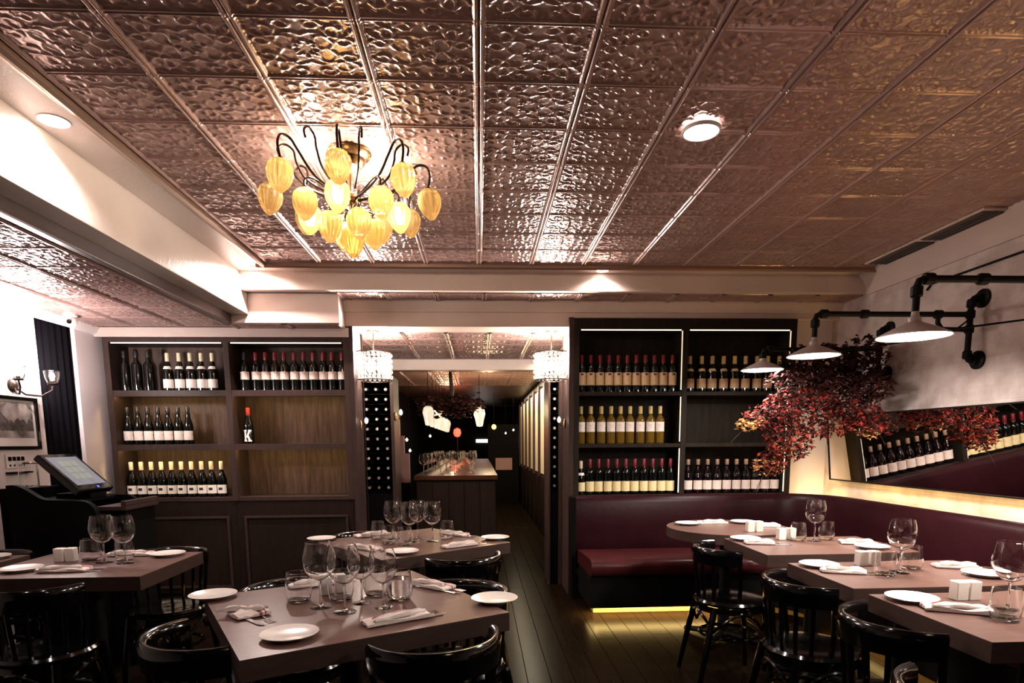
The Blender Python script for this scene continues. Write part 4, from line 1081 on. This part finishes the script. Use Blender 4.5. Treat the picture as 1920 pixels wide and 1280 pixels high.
#            x     y     z    rx    ry    rz   w      (relative to 2.40, 4.38, 1.62)
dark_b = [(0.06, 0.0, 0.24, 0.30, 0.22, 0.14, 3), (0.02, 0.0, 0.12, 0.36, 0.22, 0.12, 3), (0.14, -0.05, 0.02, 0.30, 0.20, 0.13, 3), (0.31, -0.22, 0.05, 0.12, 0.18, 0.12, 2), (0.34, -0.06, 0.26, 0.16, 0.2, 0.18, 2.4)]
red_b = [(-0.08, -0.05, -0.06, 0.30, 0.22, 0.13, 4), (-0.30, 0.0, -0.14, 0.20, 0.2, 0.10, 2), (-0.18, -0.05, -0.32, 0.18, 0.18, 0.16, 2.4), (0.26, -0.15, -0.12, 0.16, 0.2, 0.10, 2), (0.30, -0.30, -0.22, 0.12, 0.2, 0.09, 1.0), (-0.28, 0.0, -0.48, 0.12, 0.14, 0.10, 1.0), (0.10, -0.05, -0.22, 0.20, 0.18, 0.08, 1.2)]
gold_b = [(-0.46, 0.0, -0.20, 0.09, 0.10, 0.05, 2), (-0.30, 0.0, -0.50, 0.12, 0.12, 0.08, 2), (-0.22, -0.05, -0.36, 0.10, 0.1, 0.08, 1.2), (0.28, -0.30, -0.26, 0.10, 0.1, 0.05, 0.8), (-0.36, 0.0, -0.16, 0.06, 0.06, 0.04, 0.5)]
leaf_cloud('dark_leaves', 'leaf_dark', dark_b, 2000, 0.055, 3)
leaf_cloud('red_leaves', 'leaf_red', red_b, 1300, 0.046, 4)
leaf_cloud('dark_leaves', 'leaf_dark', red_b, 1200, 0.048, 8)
leaf_cloud('gold_leaves', 'leaf_gold', gold_b, 260, 0.040, 5)
r_ = random.Random(12)
for b in (red_b + gold_b)[:10]:
    e = Vector((b[0], b[1], b[2])); s_ = Vector((0.10, -0.02, 0.18))
    mid = (e + s_) / 2 + Vector((r_.uniform(-0.05, 0.05), r_.uniform(-0.05, 0.05), 0.06))
    MB().tube([s_, mid, e, e + (e - mid) * 0.5], [0.005, 0.004, 0.003, 0.0015], 6).build('branch', 'twig', lf)

# ------------------------------------------------------------------ left wall: curtain, picture, sconce, switches, camera
cm = MB(); n_ = 40
pts_ = [(4.46 + 0.42 * i / n_, XL - 0.035 + 0.016 * math.sin(i * 0.95) ) for i in range(n_ + 1)]
poly = [(x_, y_) for y_, x_ in pts_] + [(x_ - 0.012, y_) for y_, x_ in reversed(pts_)]
cm.slab(poly, 0.62, ZLOW - 0.03)
tag(cm.build('curtain', 'curtain', angle=60), 'tall narrow black curtain in the left wall beside the bookcase', 'curtain')
struct(MB().box(XL - 0.13, XL - 0.06, 4.44, 4.90, 0.6, ZC).build('window_1', 'black_matte', smooth=False))
pc = thing('framed_picture', 'framed black and white landscape photograph on the left wall', 'picture', (XL, 4.10, 1.45))
MB().box(0.0, 0.010, -0.26, 0.26, -0.150, 0.150).build('mount', 'paper_white', pc, smooth=False)
MB().box(0.0, 0.024, -0.28, 0.28, -0.170, -0.148).box(0.0, 0.024, -0.28, 0.28, 0.148, 0.170).box(0.0, 0.024, -0.28, -0.258, -0.148, 0.148).box(0.0, 0.024, 0.258, 0.28, -0.148, 0.148).build('picture_frame', 'black', pc, smooth=False, bevel=0.002)
ph_ = MB().box(0.010, 0.0115, -0.24, 0.235, -0.095, 0.135).build('photo_print', 'photo', pc, smooth=False)
mb = MB(); r_ = random.Random(3); top = [(-0.235 + 0.47 * i / 24, -0.01 + 0.05 * r_.random() + (0.03 if 6 < i < 12 else 0)) for i in range(25)]
pl_ = [(0.235, -0.05), (-0.235, -0.05)] + top
mb.v = [(0.0118, y_, z_) for y_, z_ in pl_] + [(0.0110, y_, z_) for y_, z_ in pl_]; nn = len(pl_)
mb.f = [tuple(range(nn)), tuple(reversed(range(nn, 2 * nn)))] + [(i, i + nn, (i + 1) % nn + nn, (i + 1) % nn) for i in range(nn)]
mb.build('photo_trees', 'photo_dark', ph_, smooth=False)
# sconce with two arms
sc = thing('wall_sconce', 'two-armed wall sconce with glass shade above the framed picture', 'sconce', (XL, 4.20, 1.69))
o_ = MB(); o_.lathe([(0.0, 0.0), (0.045, 0.0), (0.040, 0.012), (0.015, 0.022), (0.0, 0.022)], 20); o_.xf(Matrix.Rotation(PI / 2, 4, 'Y')); o_.build('back_plate', 'bronze', sc)
for s in (-1, 1):
    MB().tube([(0.01, 0, -0.01), (0.05, s * 0.04, -0.055), (0.11, s * 0.10, -0.060), (0.15, s * 0.145, -0.02), (0.15, s * 0.155, 0.02)], 0.006, 8).build('arm', 'bronze', sc)
    MB().lathe([(0.0, 0.015), (0.028, 0.018), (0.032, 0.026), (0.012, 0.030), (0.012, 0.042), (0.0, 0.042)], 16, (0.15, s * 0.155, 0)).build('drip_cup', 'bronze', sc)
    MB().lathe([(0.030, 0.030), (0.040, 0.060), (0.046, 0.105), (0.044, 0.108), (0.038, 0.062), (0.027, 0.033)], 20, (0.15, s * 0.155, 0), loop=True).build('glass_shade', 'glass', sc)
    MB().lathe([(0.0, 0.042), (0.010, 0.05), (0.017, 0.075), (0.012, 0.095), (0.0, 0.105)], 12, (0.15, s * 0.155, 0)).build('bulb', 'bulb', sc)
    light('sconce_light', 'POINT', (XL + 0.17, 4.20 + s * 0.155, 1.84), 20.0, (1.0, 0.89, 0.86), 0.03)
sw = thing('switch_plate', 'white four-gang light switch plate under the framed picture', 'switch', (XL, 4.15, 1.205))
MB().box(0.0, 0.008, -0.085, 0.085, -0.045, 0.045).build('plate', 'plastic_white', sw, smooth=False, bevel=0.002)
for i in range(4):
    MB().box(0.007, 0.014, -0.066 + i * 0.037, -0.044 + i * 0.037, 0.004, 0.030).build('switch_rocker', 'black_matte', sw, smooth=False)
    MB().box(0.007, 0.011, -0.061 + i * 0.037, -0.049 + i * 0.037, -0.030, -0.020).build('switch_pilot', 'black_matte', sw, smooth=False)
tag(MB().box(XL, XL + 0.05, 4.06, 4.26, 1.128, 1.138).build('ledge', 'black_matte', smooth=False, bevel=0.002), 'thin dark ledge on the left wall under the switches', 'ledge')
sc2 = thing('security_camera', 'small white dome security camera at the lower ceiling edge', 'security camera', (XL + 0.14, 4.62, ZLOW - 0.002))
MB().lathe([(0.0, 0.0), (0.045, 0.0), (0.045, -0.016), (0.03, -0.022), (0.0, -0.022)], 20).build('mount', 'plastic_white', sc2)
MB().lathe([(0.0, -0.090), (0.02, -0.086), (0.036, -0.070), (0.042, -0.050), (0.036, -0.030), (0.02, -0.018), (0.0, -0.014)], 20).build('housing', 'plastic_white', sc2)
e_ = MB().lathe([(0.0, 0.0), (0.015, 0.0), (0.016, 0.006), (0.0, 0.008)], 16); e_.xf(Matrix.Translation((0.014, -0.036, -0.056)) @ Matrix.Rotation(math.radians(95), 4, 'X') @ Matrix.Rotation(0.35, 4, 'Y')); e_.build('lens', 'black', sc2)

# ------------------------------------------------------------------ till stand
st = thing('till_stand', 'dark curved-top till stand behind the left tables', 'stand', (-2.37, 3.78, 0))
Ps = Matrix.Translation((2.37, -3.78, 0))
curve = [(-2.64, 0.0), (-2.64, 1.085), (-2.60, 1.085)]
for i in range(9):
    u = i / 8; curve.append((-2.60 + 0.18 * u, 1.085 - 0.085 * (3 * u * u - 2 * u ** 3)))
curve += [(-2.36, 0.997), (-2.25, 0.995)]
for i in range(1, 7):
    a = PI / 2 - PI / 2 * i / 6; curve.append((-2.25 + 0.085 * math.cos(a), 0.91 + 0.085 * math.sin(a)))
curve.append((-2.165, 0.0))
side = list(reversed(curve))
MB().prism(side, 3.56, 3.60).xf(Ps).build('side_panel', 'black_matte', st, bevel=0.003)
MB().prism(side, 4.00, 4.04).xf(Ps).build('side_panel', 'black_matte', st, bevel=0.003)
MB().box(-2.62, -2.18, 3.60, 4.00, 0.02, 0.88).xf(Ps).build('body', 'black_matte', st, smooth=False)
MB().box(-2.20, -2.03, 3.62, 3.98, 0.93, 0.955).box(-2.06, -2.03, 3.62, 3.98, 0.955, 0.985).xf(Ps).build('ledge', 'wood_frame', st, smooth=False, bevel=0.004)
MB().box(-2.165, -2.05, 3.64, 3.96, 0.0, 0.93).xf(Ps).build('side_cupboard', 'black_matte', st, smooth=False)
MB().box(-2.62, -2.30, 3.60, 4.00, 0.975, 0.992).xf(Ps).build('top', 'black_matte', st, smooth=False)
# terminal
ps_ = thing('till_terminal', 'black touch screen till terminal with lit display on the stand', 'till', (-2.395, 3.80, 0.993), 0.0)
MB().box(-0.10, 0.10, -0.06, 0.10, 0.0, 0.03).box(-0.03, 0.03, 0.02, 0.06, 0.03, 0.12).build('terminal_base', 'black_matte', ps_, smooth=False, bevel=0.006)
hs = MB().box(-0.165, 0.165, -0.155, 0.150, -0.030, 0.012)
# screen leans back and faces the passage side (+x)
TM = Matrix.Translation((-0.01, 0.0, 0.150)) @ Matrix(((0, -0.72, 0.694, 0), (1, 0, 0, 0), (0, 0.694, 0.72, 0), (0, 0, 0, 1)))
hs.xf(TM); ho = hs.build('housing', 'black', ps_, smooth=False, bevel=0.012, seg=3)
MB().box(-0.135, 0.135, -0.110, 0.120, 0.0115, 0.0135).xf(TM).build('screen', 'screen', ho, smooth=False)
for i in range(3):
    for j in range(3):
        MB().box(-0.08 + i * 0.056, -0.034 + i * 0.056, -0.06 + j * 0.052, -0.018 + j * 0.052, 0.0132, 0.0140).xf(TM).build('screen_button', 'screen_tile', ho, smooth=False)
MB().box(0.02, 0.034, -0.140, -0.128, 0.0115, 0.0140).xf(TM).build('power_light', 'led_blue', ho, smooth=False)
tag(MB().box(-2.80, -2.645, 3.72, 4.02, 0.0, 1.055).build('side_cabinet', 'black_matte', smooth=False, bevel=0.004), 'slim dark cabinet between the till stand and left wall', 'cabinet')
jar = thing('glass_jar', 'clear glass jar with flat lid on the till stand', 'jar', (-2.72, 3.86, 1.0555))
MB().lathe([(0.0, 0.0), (0.045, 0.0), (0.05, 0.006), (0.05, 0.14), (0.047, 0.14), (0.047, 0.01), (0.0, 0.006)], 24).build('jar_body', 'glass', jar)
MB().lathe([(0.0, 0.1405), (0.058, 0.1405), (0.06, 0.146), (0.058, 0.152), (0.0, 0.154)], 24).build('jar_lid', 'steel', jar)

# ------------------------------------------------------------------ inside the opening: wine columns, lanterns, sconces
wc = Bottle(shape_bordeaux(0.30, 0.036), 'bottle_black', 0.30, 'cap_black', 0.05)
M['foil'] = mat('foil_end', (0.75, 0.66, 0.62), 0.25, 0.6)
foil = MB().lathe([(0.0, 0.3015), (0.0105, 0.3015), (0.0150, 0.298), (0.0150, 0.293)], 12).mesh('foil_end', 'foil')
wc.parts.append(('foil_end', foil))
def wine_column(x0, x1, cols, label, side):
    yq = 5.52
    t = thing('wine_rack', label, 'wine rack', ((x0 + x1) / 2, yq, 0))
    P = Matrix.Translation((-(x0 + x1) / 2, -yq, 0))
    for a, b in ((x0, x0 + 0.018), (x1 - 0.030, x1)):
        MB().box(a, b, yq, yq + 0.36, 0, 1.86).xf(P).build('side_panel', 'wood_frame', t, smooth=False, bevel=0.002)
    MB().box(x0, x1, yq, yq + 0.36, 1.86, 1.885).xf(P).build('top', 'wood_frame', t, smooth=False)
    MB().box(x0 + 0.018, x1 - 0.03, yq + 0.33, yq + 0.36, 0, 1.86).xf(P).build('back_panel', 'black_matte', t, smooth=False)
    zs = [0.915 + 0.0862 * i for i in range(11)]
    for z in zs:
        MB().box(x0 + 0.018, x1 - 0.03, yq + 0.05, yq + 0.33, z - 0.044, z - 0.040).xf(P).build('shelf', 'black_matte', t, smooth=False)
    MB().box(x0 + 0.018, x1 - 0.03, yq + 0.03, yq + 0.33, 0.0, 0.86).xf(P).build('lower_cupboard', 'black_matte', t, smooth=False)
    for i, c in enumerate(cols):
        for j, z in enumerate(zs):
            wc.place((c, yq + 0.322, z - 0.0035), 'wine bottle lying neck-out in %s wine rack, row %s from top, %s column' % (side, ORD[10 - j], ORD[i]), 'bottles lying in the %s wine rack' % side, rot=(PI / 2, 0, 0))
wine_column(-1.05, -0.745, (-0.985, -0.900, -0.815), 'dark upright wine rack inside the left of the opening', 'left')
wine_column(0.62, 0.745, (0.678,), 'narrow dark wine rack inside the right of the opening', 'right')

# crystal drum lanterns
def lantern(x, y, ztop, zc, label):
    t = thing('crystal_lantern', label, 'pendant lamp', (x, y, ztop), 0, 'crystal drum lanterns')
    D = ztop - zc
    MB().lathe([(0.0, 0.0), (0.055, 0.0), (0.052, -0.010), (0.012, -0.018), (0.0, -0.018)], 20).build('ceiling_rose', 'bronze', t)
    MB().tube([(0, 0, -0.01), (0, 0, -D + 0.12)], 0.004, 6).build('rod', 'bronze', t)
    R_ = 0.145
    m = MB()
    for z in (-D + 0.115, -D - 0.115):
        m.tube([(R_ * math.cos(2 * PI * i / 28), R_ * math.sin(2 * PI * i / 28), z) for i in range(29)], 0.005, 6)
    for i in range(4): m.tube([(0, 0, -D + 0.13), (R_ * math.cos(i * PI / 2), R_ * math.sin(i * PI / 2), -D + 0.115)], 0.003, 5)
    m.build('hoop', 'bronze', t)
    m = MB()
    for i in range(22):
        a = 2 * PI * i / 22
        for j in range(5):
            z = -D + 0.088 - j * 0.044
            m.lathe([(0.0, -0.020), (0.015, -0.008), (0.015, 0.008), (0.0, 0.020)], 6, (R_ * 0.97 * math.cos(a), R_ * 0.97 * math.sin(a), z))
    m.build('crystal_curtain', 'crystal', t, smooth=False)
    for i in range(3):
        a = 2 * PI * i / 3 + 0.4
        MB().lathe([(0.0, -0.05), (0.022, -0.03), (0.028, 0.0), (0.016, 0.04), (0.0, 0.055)], 12, (0.05 * math.cos(a), 0.05 * math.sin(a), -D)).build('bulb', 'crystal_core', t)
    light('lantern_light', 'POINT', (x, y, zc), 16.0, (1.0, 0.86, 0.74), 0.05)
    light('lantern_light', 'POINT', (x, y, zc + 0.15), 70.0, (1.0, 0.86, 0.74), 0.05)
lantern(-0.875, 5.345, CZ, 1.945, 'crystal drum lantern hanging over the left wine rack')
lantern(0.625, 5.345, CZ, 1.945, 'crystal drum lantern hanging over the right wine rack')
def candle_sconce(x, y, z, s, label):
    t = thing('candle_sconce', label, 'sconce', (x, y, z), 0, 'candle sconces inside the opening')
    MB().lathe([(0.0, -0.05), (0.012, -0.045), (0.014, 0.0), (0.006, 0.03), (0.0, 0.03)], 10).build('bracket', 'brass', t)
    MB().tube([(0, 0, -0.02), (s * 0.03, -0.01, -0.03), (s * 0.05, -0.015, -0.005)], 0.004, 6).build('arm', 'brass', t)
    MB().lathe([(0.0, 0.0), (0.010, 0.004), (0.016, 0.022), (0.010, 0.042), (0.0, 0.052)], 10, (s * 0.05, -0.015, 0)).build('bulb', 'white_glow', t)
candle_sconce(-0.995, 5.30, 1.47, 1, 'small candle sconce on the left jamb of the opening')
candle_sconce(-0.735, 5.54, 1.55, 1, 'small candle sconce on the right side of the left wine rack')
candle_sconce(0.735, 5.30, 1.47, -1, 'small candle sconce on the right jamb of the opening')

# ------------------------------------------------------------------ bar room beyond
bar = thing('bar_counter', 'long dark bar counter seen through the opening', 'bar counter', (-0.22, 5.85, 0))
MB().box(-0.38, 0.37, 0.03, 6.2, 0.0, 0.955).build('body', 'wood_panel', bar, smooth=False)
for i in range(5):
    MB().box(-0.378 + i * 0.15, -0.232 + i * 0.15, 0.012, 0.030, 0.02, 0.94).build('front_board', 'wood_panel', bar, smooth=False, bevel=0.003)
MB().box(-0.40, 0.39, 0.0, 6.25, 0.955, 0.998).build('counter_top', 'bar_top', bar, smooth=False, bevel=0.004)
r_ = random.Random(21); k = 0
for j in range(9):
    for i in range(4):
        xx = -0.54 + i * 0.15 + r_.uniform(-0.02, 0.02); yy = 6.15 + j * 0.32 + r_.uniform(-0.05, 0.05)
        t = thing('bar_glass', 'upturned glass on the bar counter, %s row from the near end, %s from left' % (ORD[j], ORD[i]), 'glass', (xx, yy, 0.9985), 0, 'glasses on the bar counter')
        for n, me in WGS: obj(n, me, t)
# glass pendants over the bar
def glass_pendant(x, y, z, s, label, m='globe_clear', glow=0.0, colr=WARM):
    t = thing('glass_pendant', label, 'pendant lamp', (x, y, CZ), 0, 'glass pendants in the bar room')
    MB().tube([(0, 0, 0), (0, 0, z + 0.15 * s - CZ)], 0.004, 5).build('cord', 'black_matte', t)
    MB().lathe([(0.0, 0.16 * s), (0.025 * s, 0.15 * s), (0.03 * s, 0.11 * s), (0.0, 0.11 * s)], 12, (0, 0, z - CZ)).build('socket', 'black_iron', t)
    MB().lathe([(0.0, -0.13 * s), (0.04 * s, -0.12 * s), (0.055 * s, -0.04 * s), (0.075 * s, 0.04 * s), (0.06 * s, 0.10 * s), (0.028 * s, 0.125 * s), (0.0, 0.125 * s)], 20, (0, 0, z - CZ)).build('globe', m, t)
    if glow: light('pendant_light', 'POINT', (x + 0.12, y, z + 0.1), glow, colr, 0.06)
for i in range(7):
    y_ = 7.7 + i * 0.75
    glass_pendant(-0.62, y_, 1.64 , 0.95, '%s clear glass pendant from the near end of the row over the bar' % ORD[i], glow=12.0 if i in (1, 4) else 0, colr=(1.0, 0.70, 0.40))
glass_pendant(0.01, 8.6, 1.66, 1.05, 'single clear glass pendant hanging right of the row over the bar', glow=14.0, colr=(1.0, 0.70, 0.40))
rl = thing('red_lamp', 'glowing red lamp deep in the bar room', 'lamp', (-0.42, 12.6, 0.998))
rl.location = (-0.42, 12.0, 0.998)
MB().lathe([(0.0, 0.0), (0.06, 0.0), (0.06, 0.015), (0.012, 0.03), (0.012, 0.42), (0.0, 0.42)], 14).build('lamp_stem', 'black_iron', rl)
MB().lathe([(0.0, 0.42), (0.05, 0.44), (0.075, 0.50), (0.06, 0.57), (0.0, 0.60)], 16).build('lamp_globe', 'red_glow', rl)
light('red_light', 'POINT', (-0.42, 11.7, 1.45), 6.0, (1.0, 0.12, 0.06), 0.08)
bp_ = thing('bush', 'dark hanging greenery from the bar room ceiling', 'greenery', (-0.36, 8.07, CZ - 0.018), 0)
def bush(parent):
    r = random.Random(31); mb = MB()
    for _ in range(900):
        p = Vector((max(-0.42, min(0.42, r.gauss(0, 0.17))), max(-0.4, min(0.4, r.gauss(0, 0.18))), -0.43 + max(-0.16, min(0.2, r.gauss(0, 0.06)))))
        e = Matrix.Rotation(r.uniform(0, 6.28), 4, 'Z') @ Matrix.Rotation(r.uniform(-1.3, 1.3), 4, 'X'); L_ = r.uniform(0.05, 0.11)
        o = len(mb.v); mb.v += [tuple(p + e @ Vector(q)) for q in ((-L_ / 2, 0, -0.01), (0, L_ * 0.22, 0), (L_ / 2, 0, -0.01), (0, -L_ * 0.22, 0), (0, 0, 0.006))]
        mb.f += [(o, o + 4, o + 1), (o + 1, o + 4, o + 2), (o + 2, o + 4, o + 3), (o + 3, o + 4, o)]
    me = bpy.data.meshes.new('bush_leaves'); me.from_pydata(mb.v, [], mb.f); me.materials.append(M['leaf_dark'])
    o = obj('bush_leaves', me, parent); o['kind'] = 'stuff'
    MB().tube([(0, 0, 0), (0.02, 0, -0.25), (0, 0, -0.45)], [0.02, 0.03, 0.02], 8).build('bush_stem', 'twig', parent)
bush(bp_)
# pale lit blinds on the right side of the bar room
for i in range(7):
    y0_ = 7.45 + i * 0.86
    t = thing('blind_panel', '%s pale cream window blind from the near end, bar room right wall' % ORD[i], 'blind', (0.915, y0_, 0.86), 0, 'cream blinds in the bar room')
    MB().box(-0.02, 0.0, 0.0, 0.70, 0.0, 1.20).build('blind_cloth', 'cream_panel', t, smooth=False, bevel=0.003)
    MB().box(-0.05, 0.010, 0.71, 0.80, -0.05, 1.25).build('upright', 'wood_frame', t, smooth=False)
    MB().box(-0.03, 0.010, 0.0, 0.71, -0.85, -0.03).build('lower_panel', 'wood_panel', t, smooth=False)
light('blind_fill', 'AREA', (0.72, 8.5, 2.20), 40.0, (1.0, 0.86, 0.60), 0.08, size_y=3.0)  # added ceiling strips without fixtures that brighten the blinds
light('blind_fill', 'AREA', (0.72, 11.5, 2.20), 30.0, (1.0, 0.80, 0.50), 0.08, size_y=3.0)
# far lights and cabinet
cb = thing('back_bar_cabinet', 'dark cabinet with pale panel at the end of the passage', 'cabinet', (0.55, 13.4, 0))
MB().box(-0.36, 0.30, 0.0, 0.5, 0.0, 1.7).build('body', 'black_matte', cb, smooth=False)
MB().box(-0.20, 0.16, -0.012, 0.0, 0.72, 0.98).build('pale_panel', 'pink_panel', cb, smooth=False)
yl = thing('yellow_lamp', 'small glowing yellow lamp at the end of the passage', 'lamp', (0.28, 11.6, 1.6))
MB().lathe([(0.0, -0.05), (0.035, -0.03), (0.045, 0.0), (0.03, 0.035), (0.0, 0.05)], 14).build('lamp_globe', 'yellow_glow', yl)
MB().tube([(0, 0, 0.045), (0, 0, CZ - 1.6)], 0.004, 5).build('cord', 'black_matte', yl)
far = [(0.70, 12.6, 1.56), (0.55, 12.8, 1.50), (-1.0, 9.0, 1.20), (-0.95, 8.2, 1.35), (-0.80, 10.2, 1.42)]
for i, (x_, y_, z_) in enumerate(far):
    t = thing('string_light', '%s tiny white glowing bulb in the dark bar room' % ORD[i], 'light', (x_, y_, z_), 0, 'tiny bulbs in the bar room')
    MB().lathe([(0.0, -0.022), (0.02, 0.0), (0.0, 0.03)], 10).build('bulb', 'white_glow', t)
    MB().tube([(0, 0, 0.025), (0, 0, CZ - z_)], 0.002, 4).build('cord', 'black_matte', t)
sg = tag(MB().box(-0.08, 0.30, 15.96, 16.0, 1.32, 1.40).build('light_bar', 'white_glow', smooth=False, bevel=0.008), 'short glowing white light bar at the end of the bar', 'light')
pn = thing('stepped_panel', 'pinkish stepped timber panel beyond the left wine rack', 'panel', (-0.86, 6.4, 0))
for (a, b, z0_, z1_) in ((-0.02, 0.05, 0.9, 1.55), (0.05, 0.09, 0.9, 1.38), (0.09, 0.14, 0.9, 1.20)):
    MB().box(a, b, 0.0, 0.05, z0_, z1_).build('step_board', 'pink_panel', pn, smooth=False)
MB().box(-0.02, 0.14, 0.0, 0.05, 0.0, 0.9).build('lower_board', 'black_matte', pn, smooth=False)
light('passage_fill', 'SPOT', (0.55, 6.4, 2.2), 10.0, (1.0, 0.70, 0.36), 0.05, spot=1.6)  # added warm spots without fixtures, for the gold streak on the floor
light('passage_fill', 'SPOT', (0.45, 9.5, 2.2), 12.0, (1.0, 0.72, 0.42), 0.05, spot=1.9)
